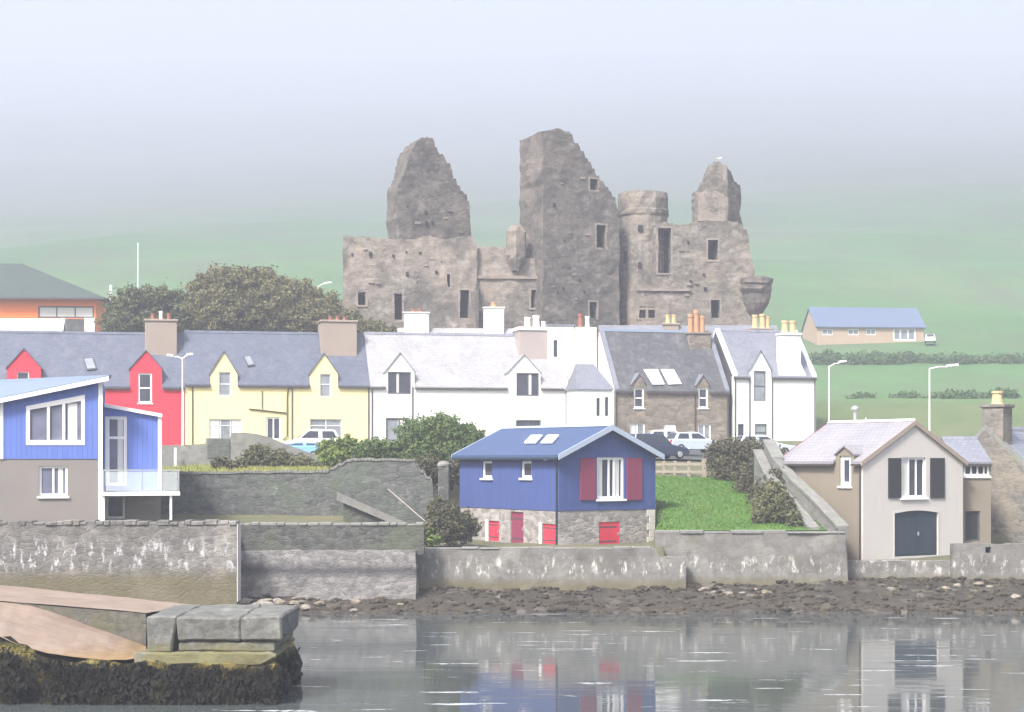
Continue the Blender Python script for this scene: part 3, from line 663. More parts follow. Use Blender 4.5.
th2 = thing('white_annexe', 'plain white block with one slit window left of the stone house', 'house', G.P(1, 8.5, -2.5))
mb.build('wall', M['white'], th2); window(th2, G, hs[0], fw=.05, frame='dark_frame')
mb = MB(); G.box(mb, -.1, G.S(574) + .1, zt, zt + .15, -5.1, .1); mb.build('roof', M['slate_mid'], th2)
G = Face.px(575, 151.2, 4); s1 = G.S(597); zt = G.Z(586, 327)
th3 = thing('chimney_block', 'tall pale grey rendered block with clay pots against the left end of the stone house', 'annexe', G.P(s1 / 2, 8.5, -1))
mb = MB(); G.box(mb, 0.05, s1, 8.5, zt, -2.2, 0); mb.build('wall', M['pale_render'], th3, bevel=.03)
for f, mt, h in ((.3, 'pot_red', 1.2), (.62, 'white_trim', 1.0)):
    mb = MB(); mb.lathe(G.P(s1 * f, zt, -1), [(.22, 0), (.2, .1), (.17, h * .8), (.22, h * .85), (.22, h)], 12); mb.build('chimney_pot', M[mt], th3)
# grey roofed building behind the right end
F = Face.px(700, 158, 1); s0, s1 = F.S(600), F.S(781); ze = F.Z(690, 345); zr = F.Z(690, 328, -2.2)
th = thing('rear_building', 'long grey roofed building between the stone house and the castle', 'house', F.P((s0 + s1) / 2, 12, -2.2))
gable_house(th, F, s0, s1, 11, ze, zr, 4.4, 'grey_render', 'slate_mid', gut=False)
chimney(th, F, F.S(664, -1.7), F.S(679, -1.7), F.Z(671, 334, -1.7) - .8, F.Z(671, 323, -1.7), -2.7, -1.7, 'chimney_tan', [(.3, .8, 'pot_yellow', .22), (.7, .8, 'pot_yellow', .22)])

# ------------------------------------------------------------------ blue house by the water
G = Face.px(559, 84, 35); F = Face(G.x, G.y, -55)
sL = F.S(459.5); W = G.S(655.5); z0 = G.Z(559, 547); zb = G.Z(559, 511); ze = G.Z(559, 455); zr = G.Z(608, 428)
th = thing('blue_house', 'dark blue boarded house with red shutters on a stone base at the quay', 'house', G.P(W / 2, z0, -4))
gh = G.rect((597, 457, 624.5, 499)); small = [F.rect((482, 461, 492, 478)), F.rect((521, 461, 531.5, 478))]
run = W / 2; slp = (zr - ze) / run
plate(F, [(sL, zb), (0, zb), (0, ze), (sL, ze)], small, .25).build('side_wall', M['blue_boards'], th)
plate(G, [(.25, zb), (W, zb), (W, ze), (run, zr), (0.25, ze + slp * .25)], [gh], .25).build('gable_wall', M['blue_boards'], th)
mb = MB(); F.box(mb, sL, -.25, zb, ze, -W, -W + .25); mb.build('back_wall', M['blue_boards'], th)
mb = MB(); B = F.sub(sL, -90, -W); mb = plate(B, [(.25, zb), (W - .25, zb), (W - .25, ze + slp * .25), (run, zr), (.25, ze + slp * .25)], [], .25); mb.build('gable_wall', M['blue_boards'], th)
low_s = [F.rect((488, 521, 498.5, 541)), F.rect((510, 512, 523, 545.5)), F.rect((541.5, 524, 557, 544.5))]; low_g = [G.rect((599.5, 522, 620.5, 546))]
mb = plate(F, [(sL + .03, z0 - 1), (-.03, z0 - 1), (-.03, zb - .003), (sL + .03, zb - .003)], low_s, .3, -.03); mb.build('stone_base', M['stone_plinth'], th)
mb = plate(G, [(.33, z0 - 1), (W - .03, z0 - 1), (W - .03, zb - .003), (.33, zb - .003)], low_g, .3, -.03); mb.build('stone_base', M['stone_plinth'], th)
mb = MB(); F.box(mb, sL + .03, -.33, z0 - 1, zb - .003, -W + .03, -W + .33); F.box(mb, sL + .03, sL + .33, z0 - 1, zb - .003, -W + .33, -.33); mb.build('stone_base', M['stone_plinth'], th)
ov = .28; mb = MB()
lo = (ov, ze - slp * ov + .01); hi = (-run, zr + .01)
for A in (lo, (-W - ov, lo[1])):
    p, v = slab(F, sL - .3, .32, A, hi, .12); mb.prism(p, v)
rf = mb.build('roof', M['roof_blue'], th)
for x in (sL - .36, .325):
    mb = MB()
    for A in (lo, (-W - ov, lo[1])):
        p, v = slab(F, x, x + .05, (A[0], A[1] - .12), (hi[0], hi[1] - .12), .27); mb.prism(p, v)
    mb.build('bargeboard', M['barge_blue'], rf)
mb = MB(); mb.prism([F.P(sL - .3, zr + .1, -run + .14), F.P(sL - .3, zr + .2, -run), F.P(sL - .3, zr + .1, -run - .14)], F.u * (-sL + .62)); mb.build('ridge_cap', M['barge_blue'], rf)
mb = MB(); F.box(mb, sL - .3, .3, lo[1] - .1, lo[1] + .0, ov + .002, ov + .1); mb.build('gutter', M['navy'], rf)
mb = MB(); zq = z0
for k in range(5):
    e1 = .34 if k % 2 else .5; hq = (zb - z0 - .02) / 5; G.box(mb, W - .03 - e1, W - .005, z0 + hq * k, z0 + hq * (k + 1) - .012, -.2, -.005)
mb.build('corner_stones', M['pale_render'], th, bevel=.01)
window(th, G, gh, vb=(.47, .66), fw=.13, pane='glass', sill='white_trim', curtain=((.03, .2), (.72, .92)))
for h in small: window(th, F, h, fw=.12, sill='white_trim', deep=.14)
for (x0, x1) in ((580, 595.5), (626.5, 641.5)):
    r = G.rect((x0, 458, x1, 500)); mb = MB(); G.box(mb, *r, .003, .06); mb.build('shutter', M['maroon'], th)
for h, nm, mt, lb in zip(low_s + low_g, ('shutter', 'door', 'shutter', 'shutter'), ('red_boards', 'maroon', 'red_boards', 'red_boards'), ('small scarlet shutter', 'dark maroon plank door', 'scarlet shutter with white reveal', 'square scarlet shutter')):
    FF = G if h is low_g[0] else F
    mb = MB(); FF.box(mb, h[0] + .004, h[1] - .004, h[2] + .004, h[3] - .004, -.16, -.1 if FF is F else -.06); o = mb.build(nm, M[mt], th); o['label'] = lb
    mb = MB(); FF.box(mb, h[1] - .14, h[1] - .09, (h[2] + h[3]) / 2 - .07, (h[2] + h[3]) / 2 + .07, -.1, -.03); mb.build('handle', M['steel'], o)
    for fz in (.2, .8): mb = MB(); zz_ = h[2] + (h[3] - h[2]) * fz; FF.box(mb, h[0] + .02, h[1] - .2, zz_ - .03, zz_ + .03, -.099, -.05 if FF is G else -.09); mb.build('hinge', M['dark_frame'], o)
    if FF is F and nm == 'shutter':
        mb = MB(); FF.box(mb, h[0] - .2, h[0] - .004, h[2] - .1, h[3] + .05, -.09, .012); mb.build('white_reveal', M['white_trim'], th)
for r in ((528.5, 541), (545, 557.5)): skylight(rf, F, [(r[0] + 4, 439), (r[1] + 3, 439), (r[1] - 4, 446.5), (r[0] - 3, 446.5)], (0, ze + .01, -run, zr + .01), mat='white_trim')
downpipe(th, F, [(-.1, z0), (-.1, ze - .1)], .08, .05, 'navy')
mb = MB(); p = F.P(F.S(546, .1), F.Z(546, 458), .12); mb.lathe(p, [(.02, -.12), (.11, -.1), (.13, .05), (.05, .1)], 10); mb.build('wall_lamp', M['white_trim'], th)

# ------------------------------------------------------------------ boathouse on the right
G = Face.px(863, 84.5, 33); F = Face(G.x, G.y, -57)
sL = F.S(783); W = G.S(963); z0 = G.Z(863, 562); ze = G.Z(863, 462); zr = G.Z(911, 423); run = W / 2; slp = (zr - ze) / run
th = thing('boathouse', 'pale gabled boathouse with arched dark blue door and black shutters', 'boathouse', G.P(W / 2, z0, -4))
wh = G.rect((901, 457.5, 926, 497.5)); dr = G.rect((894.5, 513, 938, 556)); ar = G.Z(916, 510.5)
n = 10; arch = [(dr[0], dr[2]), (dr[1], dr[2]), (dr[1], dr[3])] + [(dr[0] + (dr[1] - dr[0]) * (1 - k / n), dr[3] + (ar - dr[3]) * math.sin(math.pi * k / n)) for k in range(1, n)] + [(dr[0], dr[3])]
plate(G, [(0, z0 - 1), (W, z0 - 1), (W, ze), (run, zr), (0, ze)], [wh, arch], .3).build('gable_wall', M['pale_render'], th)
sw = F.rect((839.5, 456, 851, 486)); sa = F.Z(845, 447)
cs = (sw[0] + sw[1]) / 2
gz0 = ze
plate(F, [(sL, z0 - 1), (-.3, z0 - 1), (-.3, ze), (sw[1] + .25, ze), (sw[1] + .25, sw[3] + .1), (cs, sa), (sw[0] - .25, sw[3] + .1), (sw[0] - .25, ze), (sL, ze)], [sw], .3).build('side_wall', M['tan_render'], th)
mb = MB(); F.box(mb, sL, -.3, z0 - 1, ze, -W, -W + .3); mb.build('back_wall', M['tan_render'], th)
B = F.sub(sL, -90, -W); plate(B, [(.3, z0 - 1), (W - .3, z0 - 1), (W - .3, ze + slp * .3), (run, zr), (.3, ze + slp * .3)], [], .3).build('gable_wall', M['tan_render'], th)
ov = .2; lo = (ov, ze - slp * ov + .01); hi = (-run, zr + .01); mb = MB()
for A in (lo, (-W - ov, lo[1])):
    if A is lo:
        gl, gr = sw[0] - .25, sw[1] + .25
        for (q0, q1, L2) in ((sL - .3, gl, lo), (gl, gr, (-.31, ze + slp * .31 + .01)), (gr, .06, lo)): p, v = slab(F, q0, q1, L2, hi, .13); mb.prism(p, v)
    else: p, v = slab(F, sL - .3, .06, A, hi, .13); mb.prism(p, v)
rf = mb.build('roof', M['slate_lilac'], th)
mb = MB()
for A in (lo, (-W - ov, lo[1])):
    p, v = slab(F, .062, .12, (A[0], A[1] - .1), (hi[0], hi[1] - .1), .24); mb.prism(p, v)
mb.build('bargeboard', M['chimney_tan'], rf)
mb = MB()
for A in (lo, (-W - ov, lo[1])):
    p, v = slab(F, sL - .36, sL - .302, (A[0], A[1] - .1), (hi[0], hi[1] - .1), .24); mb.prism(p, v)
mb.build('bargeboard', M['maroon'], rf)
mb = MB(); F.box(mb, sL - .2, sw[0] - .25, lo[1] - .09, lo[1] + .01, ov + .002, ov + .1); F.box(mb, sw[1] + .25, 0, lo[1] - .09, lo[1] + .01, ov + .002, ov + .1); mb.build('gutter', M['pipe'], rf)
mb = MB(); mb.prism([F.P(sL - .3, zr + .1, -run + .15), F.P(sL - .3, zr + .22, -run), F.P(sL - .3, zr + .1, -run - .15)], F.u * (-sL + .36)); mb.build('ridge_tiles', M['white_warm'], rf)
mb = MB()
for sg in (-1, 1):
    zl = sw[3] + .02; bk = -(sa - ze) / slp; x = cs + sg * (sw[1] - sw[0] + .62) / 2
    mb.prism([F.P(cs, sa + .02, .1), F.P(x, zl, .1), F.P(x, zl, -(zl - ze) / slp), F.P(cs, sa + .02, bk)], (0, 0, .08))
d = mb.build('dormer_roof', M['slate_lilac'], th)
window(th, F, sw, fw=.2, sill='white_trim', hb=())
window(th, G, wh, vb=(.36, .66), fw=.1, sill='white_trim', curtain=((0, .3),))
for (x0, x1) in ((888, 900.5), (930, 944)):
    r = G.rect((x0, 458, x1, 498)); mb = MB(); G.box(mb, *r, .003, .06); mb.build('shutter', M['black_boards'], th)
mb = plate(G, [(a * .995 + .005 * (dr[0] + dr[1]) / 2, z) for a, z in arch], [], .06, -.08); do = mb.build('door', M['navy'], th)
mb = MB(); G.box(mb, (dr[0] + dr[1]) / 2 - .02, (dr[0] + dr[1]) / 2 + .02, dr[2] + .05, dr[3], -.08, -.06); G.box(mb, dr[0] + .1, dr[1] - .1, dr[3] - .12, dr[3] - .02, -.08, -.055); G.box(mb, dr[0] + .1, dr[1] - .1, dr[2] + .1, dr[2] + .22, -.08, -.055); mb.build('door_batten', M['navy'], do)
mb = MB(); q_ = (dr[0] + dr[1]) / 2 + .15; G.box(mb, q_, q_ + .06, dr[2] + 1.0, dr[2] + 1.18, -.078, -.02); mb.build('handle', M['steel'], do)
outer = [(x + (-.08 if x < (dr[0] + dr[1]) / 2 - .01 else .08 if x > (dr[0] + dr[1]) / 2 + .01 else 0), z + (.07 if z >= dr[3] else -.1)) for x, z in arch]
mb = plate(G, outer, [[(x, z) for x, z in arch]], .02, .022); mb.build('door_surround', M['pale_render'], th)
downpipe(th, F, [(-.14, z0 - .3), (-.14, ze - .1)], .08, .05)
mb = MB(); p = F.P(F.S(855, -run), zr, -run); mb.tube([p, p + Vector((0, 0, .75))], .09, 10); mb.lathe(p + Vector((0, 0, .72)), [(.2, 0), (.22, .1), (.1, .22), (.02, .24)], 12); mb.build('flue', M['steel'], rf)
mb = MB(); p = F.P(F.S(866, -run), zr, -run); mb.tube([p, p + Vector((0, 0, .35))], .05, 8); mb.build('vent_pipe', M['steel'], rf)

# link building
F = Face.px(960, 89.2, 8); s0, s1 = F.S(955), F.S(991); z0 = 1.6; ze = F.Z(975, 463); zr = F.Z(975, 441, -1.8)
th = thing('link_building', 'small grey roofed annexe with three white panes between boathouse and stone cottage', 'outbuilding', F.P((s0 + s1) / 2, z0, -1.8))
hs = [F.rect((963.5, 464.5, 989, 476)), F.rect((965, 511, 980, 541))]
gable_house(th, F, s0, s1, z0, ze, zr, 3.6, 'tan_render', 'slate_mid', holes=hs, gut=True)
window(th, F, hs[0], fw=.1, vb=(.3, .55, .8), deep=.06, sill='white_trim'); window(th, F, hs[1], frame='dark_frame', pane='black_boards', name='door')
# stone cottage at the right edge
F = Face.px(1042, 92, 48); z0 = 1.5; W = 6.4; ze = F.Z(1044, 486); L = F.sub(0, -90, -W); zr = L.Z(L.px and 1003, 430); s1 = 9.0
th = thing('stone_cottage', 'grey rubble stone cottage with tall gable chimney and blue grey roof', 'cottage', F.P(3, z0, -3))
gable_house(th, F, 0, s1, z0, ze, zr, W, 'stone_cottage', 'slate_mid', skew=('wall_pale', (0,), .35), holes=[(2.2, 3.2, ze - 2.2, ze - .9)], ridge=True)
window(th, F, (2.2, 3.2, ze - 2.2, ze - .9), vb=(.5,), sill='white_trim')
lx0, lx1 = L.S(982), L.S(1003); zt = L.Z(993, 404)
chimney(th, F, 0.004, 1.1, zr - 1.6, zt, -(W - lx0), -(W - lx1), 'stone_cottage', [(.5, .7, 'pot_yellow', .3)])

# ------------------------------------------------------------------ blue house on the left
F = Face.px(102, 79, 12); sl_ = F.S(-150); z0 = 3.9; zb = F.Z(50, 459); 
th = thing('modern_house', 'modern blue clad house with sloping roof, grey lower storey and glass balcony', 'house', F.P(-4, z0, -3))
zr1 = F.Z(102, 381); zl0 = F.Z(0, 402); sl0 = F.S(0); k = (zr1 - zl0) / (0 - sl0); zl = zr1 + k * sl_
tz = lambda s: zr1 + k * s
wz = [F.hit(27, 444), F.hit(84, 444), F.hit(84, 396), F.hit(27, 407)]
low = F.rect((39, 466, 67.5, 496))
plate(F, [(sl_, zb), (0, zb), (0, zr1), (sl_, zl)], [wz], .25).build('upper_wall', M['blue_cladding'], th)
plate(F, [(sl_, z0 - 1), (0, z0 - 1), (0, zb - .003), (sl_, zb - .003)], [low], .28, -.03).build('lower_wall', M['grey_render'], th)
D = 8.0; mb = MB(); F.box(mb, -.25, 0, zb, zr1 - .02, -D, -.25); F.box(mb, sl_, sl_ + .25, zb, zl - .02, -D, -.25); F.box(mb, sl_, 0, zb, zl, -D - .25, -D); mb.build('side_wall', M['blue_cladding'], th)
mb = MB(); F.box(mb, -.31, -.03, z0 - 1, zb - .003, -D, -.31); F.box(mb, sl_, sl_ + .28, z0 - 1, zb - .003, -D, -.31); mb.build('lower_side_wall', M['grey_render'], th)
rise = 2.3
mb = MB(); mb.prism([F.P(sl_ - .3, zl - k * .3 + .02, .35), F.P(.3, zr1 + k * .3 + .02, .35), F.P(.3, zr1 + k * .3 + .02 + rise * .18, -D), F.P(sl_ - .3, zl - k * .3 + .02 + rise, -D)], (0, 0, .16)); rf = mb.build('roof', M['roof_paleblue'], th)
mb = MB(); mb.prism([F.P(sl_ - .3, zl - k * .3 - .06, .352), F.P(.3, zr1 + k * .3 - .06, .352), F.P(.3, zr1 + k * .3 + .13, .352), F.P(sl_ - .3, zl - k * .3 + .13, .352)], F.n * .05); mb.build('fascia', M['white_trim'], rf)
for (x0, x1, zt) in ((-.16, .03, zr1), (sl0 - .02, sl0 + .14, zl0)):
    mb = MB(); F.box(mb, x0, x1, (z0 if x1 < 1 and x0 > -1 else zb), zt - .03, .003, .04); mb.build('corner_trim', M['white_trim'], th)
# trapezoid window
mb = MB(); cx_ = sum(p[0] for p in wz) / 4; cz_ = sum(p[1] for p in wz) / 4
inn = [(cx_ + (a - cx_) * .9, cz_ + (z - cz_) * .82) for a, z in wz]
out_ = [(cx_ + (a - cx_) * 1.03, cz_ + (z - cz_) * 1.05) for a, z in wz]
mb = plate(F, out_, [inn], .1, .03)
for f in (.36, .66):
    a = inn[0][0] + (inn[1][0] - inn[0][0]) * f; zt = inn[3][1] + (inn[2][1] - inn[3][1]) * f; F.box(mb, a - .06, a + .06, inn[0][1], zt, -.06, .02)
wn = mb.build('window', M['white_trim'], th); wn['label'] = 'wide three pane window with slanting top'
plate(F, inn, [], .04, -.075).build('pane', M['glass_sky'], wn)
mb = MB(); a = inn[0][0] + (inn[1][0] - inn[0][0]) * .74; F.box(mb, a, a + .4, inn[0][1] + .02, inn[2][1] - .12, -.07, -.062); mb.build('curtain', M['curtain'], wn)
window(th, F, low, o=-.03, fw=.1, vb=(.5,), sill='white_trim', pane='glass_sky', curtain=((.7, .9),))
# wing with the balcony
Gw = Face.px(102.5, 80.2, 12); g0, g1 = Gw.S(104), Gw.S(161); za, zc = Gw.Z(104, 406), Gw.Z(161, 416); zdk = Gw.Z(130, 491)
dh = (Gw.S(105), Gw.S(127), Gw.Z(116, 486), Gw.Z(116, 416))
lw = (Gw.S(106), Gw.S(125), Gw.Z(116, 519), Gw.Z(116, 495))
plate(Gw, [(g0, zdk), (g1, zdk), (g1, zc), (g0, za)], [dh], .25).build('wing_wall', M['blue_cladding'], th)
mb = plate(Gw, [(g0, z0 - 1), (g1, z0 - 1), (g1, zdk - .003), (g0, zdk - .003)], [lw], .25, -.35); Gw.box(mb, g1 - .25, g1 - .02, z0 - 1, zdk - .003, -6, -.6); mb.build('lower_wing_wall', M['grey_render'], th)
mb = MB(); Gw.box(mb, g1 - .25, g1, zdk, zc - .02, -6, -.25); mb.build('wing_side_wall', M['blue_cladding'], th)
kk = (zc - za) / (g1 - g0)
mb = MB(); mb.prism([Gw.P(g0 + .02, za + .01, .12), Gw.P(g1 + .05, zc + kk * .05 + .01, .12), Gw.P(g1 + .05, zc + kk * .05 + .1, -6), Gw.P(g0 + .02, za + .1, -6)], (0, 0, .1)); rw = mb.build('roof', M['roof_paleblue'], th)
mb = MB(); mb.prism([Gw.P(g0 + .02, za - .05, .122), Gw.P(g1 + .05, zc + kk * .05 - .05, .122), Gw.P(g1 + .05, zc + kk * .05 + .11, .122), Gw.P(g0 + .02, za + .11, .122)], Gw.n * .05); mb.build('fascia', M['white_trim'], rw)
mb = MB(); Gw.box(mb, g1 - .14, g1 + .03, zdk + .1, zc - .03, .003, .04); mb.build('corner_trim', M['white_trim'], th)
window(th, Gw, dh, fw=.15, hb=(.69,), pane='glass_sky', vb=(.14,), label='tall glazed balcony door', name='glazed_door', curtain=((.6, .95),))
window(th, Gw, lw, o=-.35, fw=.1, vb=())
b1 = Gw.S(180, 1.6); mb = MB(); Gw.box(mb, g0 - .1, b1, zdk - .18, zdk - .02, .005, 1.6); dk = mb.build('balcony_deck', M['white_trim'], th)
mb = MB(); Gw.box(mb, g0 - .1, b1, zdk + .93, zdk + .99, 1.5, 1.56); Gw.box(mb, b1 - .06, b1, zdk + .93, zdk + .99, .1, 1.5); mb.build('handrail', M['steel'], dk)
m, nt, bb = newmat('balustrade_glass'); bb.inputs['Base Color'].default_value = (.85, .93, .95, 1); bb.inputs['Roughness'].default_value = .02; bb.inputs['Alpha'].default_value = .22; bb.inputs['IOR'].default_value = 1.5; M['balustrade'] = m
mb = MB(); Gw.box(mb, g0 + .1, b1 - .1, zdk + .03, zdk + .9, 1.52, 1.54); Gw.box(mb, b1 - .045, b1 - .025, zdk + .03, zdk + .9, .1, 1.48); mb.build('glass_panel', M['balustrade'], dk)
for a in (g0 + .02, (g0 + b1) / 2, g0 + (b1 - g0) * .76, b1 - .05):
    mb = MB(); mb.tube([Gw.P(a, zdk - .02, 1.53), Gw.P(a, zdk + .95, 1.53)], .025, 8); mb.build('baluster', M['steel'], dk)
for a in (g0 + .02, Gw.S(171, 1.5)):
    mb = MB(); mb.tube([Gw.P(a, z0 - .3, 1.45), Gw.P(a, zdk - .18, 1.45)], .06, 8); mb.build('post', M['white_trim'], th)

# ------------------------------------------------------------------ orange building, pale roofed shed, bungalow
F = Face.px(95, 190, 3); s0, s1 = F.S(-90), F.S(96); z0 = 12; ze = F.Z(50, 297); zr = F.Z(10, 263.5, -6); D = 12
th = thing('orange_building', 'orange walled building with dark green hipped roof and white window band', 'building', F.P(s1 - 6, z0, -6))
r1 = F.rect((38, 306, 94, 318)); r2 = F.rect((62, 319, 84, 331))
plate(F, [(s0, z0), (s1, z0), (s1, ze), (s0, ze)], [r1], .3).build('front_wall', M['orange'], th)
mb = MB(); F.box(mb, s0, s0 + .3, z0, ze, -D, -.3); F.box(mb, s1 - .3, s1, z0, ze, -D, -.3); F.box(mb, s0 + .3, s1 - .3, z0, ze, -D, -D + .3); mb.build('side_wall', M['orange'], th)
window(th, F, r1, fw=.16, vb=(.33, .66), pane='curtain', frame='dark_frame')
mb = MB(); F.box(mb, *r2, .003, .12); mb.build('dark_panel', M['slate_dark'], th)
mb = MB(); F.box(mb, F.S(85), F.S(95), z0, r1[2], .004, .3); mb.build('white_pillar', M['white'], th)
e = 1.1; c0, c1 = s0 + 6, F.S(22, -6)
q = [F.P(s0 - e, ze - .1, e), F.P(s1 + e, ze - .1, e), F.P(s1 + e, ze - .1, -D - e), F.P(s0 - e, ze - .1, -D - e), F.P(c0, zr, -D / 2), F.P(c1, zr, -D / 2)]
mb = MB(); mb.add(q, [(0, 1, 5, 4), (1, 2, 5), (2, 3, 4, 5), (3, 0, 4), (3, 2, 1, 0)]); rf = mb.build('roof', M['roof_green'], th)
mb = MB(); F.box(mb, s0 - e, s1 + e, ze - .3, ze - .11, e - .05, e + .05); mb.build('fascia', M['dark_frame'], rf)
F = Face.px(30, 168, 4); s0, s1 = F.S(-60), F.S(60); ze = F.Z(20, 350); zr = F.Z(20, 321, -2.4)
th = thing('shed', 'low shed with pale pinkish sheet roof below the orange building', 'shed', F.P((s0 + s1) / 2, 12, -2.5))
gable_house(th, F, s0, s1, 11, ze, zr, 5, 'grey_render', 'roof_pink', gut=False, skew=('white', (1,), .3), ridge='white_trim')
F = Face.px(817, 300, 6); s0, s1 = 0, F.S(924); z0 = F.Z(870, 346) - 1.5; ze = F.Z(870, 326.5); zr = F.Z(870, 309, -4.5)
th = thing('bungalow', 'tan walled bungalow with long blue grey roof up on the hillside', 'bungalow', F.P(s1 / 2, z0 + 1.5, -4.5))
hs = [F.rect(q) for q in ((822, 329, 833, 335), (848, 329, 859, 335), (866, 329, 876, 335))] + [F.rect((893, 328, 916, 341))]
gable_house(th, F, s0, s1, z0, ze, zr, 9, 'bungalow_wall', 'roof_bungalow', holes=hs, gut=True, ov0=.3, ov1=.3, eave=.3)
for h in hs[:3]: window(th, F, h, fw=.12, vb=(.5,), pane='glass_pale')
window(th, F, hs[3], fw=.3, vb=(.33, .66), pane='glass_pale')
def roughen(o, cuts=4, amp=.06, freq=1.2, grow=True):
    bm = bmesh.new(); bm.from_mesh(o.data)
    bmesh.ops.triangulate(bm, faces=bm.faces)
    for _ in range(cuts):
        L = [e for e in bm.edges if e.calc_length() > .45]
        if not L: break
        bmesh.ops.subdivide_edges(bm, edges=L, cuts=1, use_grid_fill=True); bmesh.ops.triangulate(bm, faces=bm.faces)
    bmesh.ops.remove_doubles(bm, verts=bm.verts, dist=.001); bmesh.ops.recalc_face_normals(bm, faces=bm.faces)
    for v in bm.verts:
        q = v.co * freq; n = noise.noise_vector(q) * amp + noise.noise_vector(q * 3.1) * amp * .5; v.co += n
    bm.to_mesh(o.data); bm.free()
    return o

# ------------------------------------------------------------------ the castle
CA = thing('castle', 'large roofless ruined stone castle with jagged gables standing above the town', 'castle', pw(560, 345, 168))
def cwall(name, F, top_px, base_px, holes, thick, mat='castle', rag=1.8, step=6, seed=1, surround=True, zb=11.0):
    top = ragged(top_px, rag, step, seed); s0, s1 = F.S(base_px[0]), F.S(base_px[1])
    ol = [(s0, zb), (s1, zb)] + [F.hit(x, y) for x, y in reversed(top)]
    hs = [F.rect(h) for h in holes]
    o = roughen(plate(F, ol, hs, thick).build(name, M[mat], CA), 6, .13, .55)
    if surround:
        for h in hs:
            w_ = .16; ring = [(h[0] - w_, h[2] - w_), (h[1] + w_, h[2] - w_), (h[1] + w_, h[3] + w_), (h[0] - w_, h[3] + w_)]
            plate(F, ring, [h], .2, .03).build('window_surround', M['dressed'], o)
            mb = MB(); F.box(mb, h[0] - .1, h[1] + .1, h[2] - .1, h[3] + .1, -thick - .32, -thick - .02); mb.build('interior_shade', M['hole_shade'], o)  # near-black panel behind each opening, painted shade for the unlit inside
    return o
Fa = Face.px(343, 160, 5)
cwall('curtain_wall', Fa, [(343, 237), (372, 236), (384, 238), (398, 239), (430, 236), (450, 238), (473, 236), (477, 246)], (343, 477),
      [(358, 292, 366, 305), (447, 274, 450, 287), (394, 293, 402, 320), (460, 290, 469, 318)], 1.6, seed=3)
L_ = Fa.sub(0, -90, -9); plate(L_, [(0, 11), (9 - 1.6, 11), (9 - 1.6, Fa.Z(345, 239)), (5, Fa.Z(345, 241)), (2, Fa.Z(345, 244)), (0, Fa.Z(345, 250))], [], 1.4).build('side_wall', M['castle'], CA)
Fb = Face.px(398, 163.5, 24)
cwall('gable_wall', Fb, [(398, 240), (398, 186), (402, 178), (407, 164), (411, 152), (415, 144), (420, 140), (427, 137), (435, 141), (438, 151), (445, 160), (450, 165), (452, 175), (460, 188), (467, 198), (470, 206), (472, 240)], (398, 472), [], 3.0, mat='castle_shaded', seed=5)
Fc = Face.px(470, 161.5, 5)
cwall('curtain_wall', Fc, [(470, 250), (485, 247), (500, 247), (512, 250), (530, 258), (552, 262)], (470, 552), [(531, 290, 545, 308)], 1.8, seed=6)
mb = MB(); Fc.box(mb, Fc.S(474), Fc.S(548), Fc.Z(510, 279), Fc.Z(510, 276), .0, .22); mb.build('string_course', M['dressed'], CA)
mb = MB(); Fa.box(mb, Fa.S(476), Fa.S(478.5), 12, Fa.Z(477, 284), .0, .18); mb.build('wall_crack_pipe', M['castle_shaded'], CA)
c = pw(516, 258, 161.8); mb = MB(); mb.lathe(c, [(.4, -1.2), (.85, -.2), (.95, .2), (.95, 1.6), (.9, 2.4), (.5, 3.0)], 12, .12, 3); mb.build('corner_turret', M['castle'], CA)
Fd = Face.px(543, 160.6, 25)
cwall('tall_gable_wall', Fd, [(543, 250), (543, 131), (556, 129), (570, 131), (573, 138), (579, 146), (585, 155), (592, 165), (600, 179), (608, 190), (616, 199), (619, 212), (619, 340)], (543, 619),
      [(590, 179, 598, 190), (596.5, 225, 606, 248), (589.5, 302, 597, 318)], 5.0, mat='castle_shaded', seed=8)
o = bpy.data.objects[-1] if False else None
c = pw(643, 300, 167.6)
zt = pw(643, 188, 164).z - c.z
mb = MB(); mb.lathe(c, [(2.35, 11 - c.z), (2.35, -2), (2.4, 4), (2.3, 7.8), (2.42, 8.0), (2.42, 8.4), (2.36, 8.5), (2.4, zt - .6), (2.3, zt), (1.6, zt + .1), (1.5, zt - 1.5)], 22, .035, 5); tw = mb.build('round_tower', M['castle'], CA)
for (x0, y0, x1, y1) in ((638, 225, 642.5, 231), (624, 251, 627, 263), (638, 262, 641.5, 267)):
    d_ = 165.25 if x0 > 630 else 165.9; a, b_ = pw(x0, y1, d_), pw(x1, y0, d_); mb = MB(); mb.box((a.x, d_ - .12, a.z), (b_.x, d_ + .5, b_.z)); mb.build('arrow_slit_shade', M['hole_shade'], tw)  # near-black blocks on the tower, painted shade in place of cut slits
Fe = Face.px(655, 164.2, 5)
cwall('curtain_wall', Fe, [(630, 287), (652, 285), (654, 262), (656, 224), (668, 222), (674, 226), (690, 224), (698, 222), (738, 221), (743, 226), (748, 236), (750, 250), (753, 262), (755, 280), (754, 300)], (630, 754),
      [(658, 228, 671, 273), (708, 240, 718, 260), (711, 300, 720, 318), (639, 306, 655, 318)], 1.8, seed=11)
mb = MB(); x0, x1, z0_, z1_ = Fe.rect((639, 306, 655, 318)); Fe.box(mb, (x0 + x1) / 2 - .12, (x0 + x1) / 2 + .12, z0_, z1_, -.2, -.0); Fe.box(mb, x0, x1, z1_ - .35, z1_ - .15, -.2, .02); mb.build('mullion', M['dressed'], CA)
mb = MB(); Fe.box(mb, Fe.S(636), Fe.S(690), Fe.Z(660, 291), Fe.Z(660, 288), .0, .2); mb.build('string_course', M['dressed'], CA)
Ft = Face.px(695, 164.7, 4)
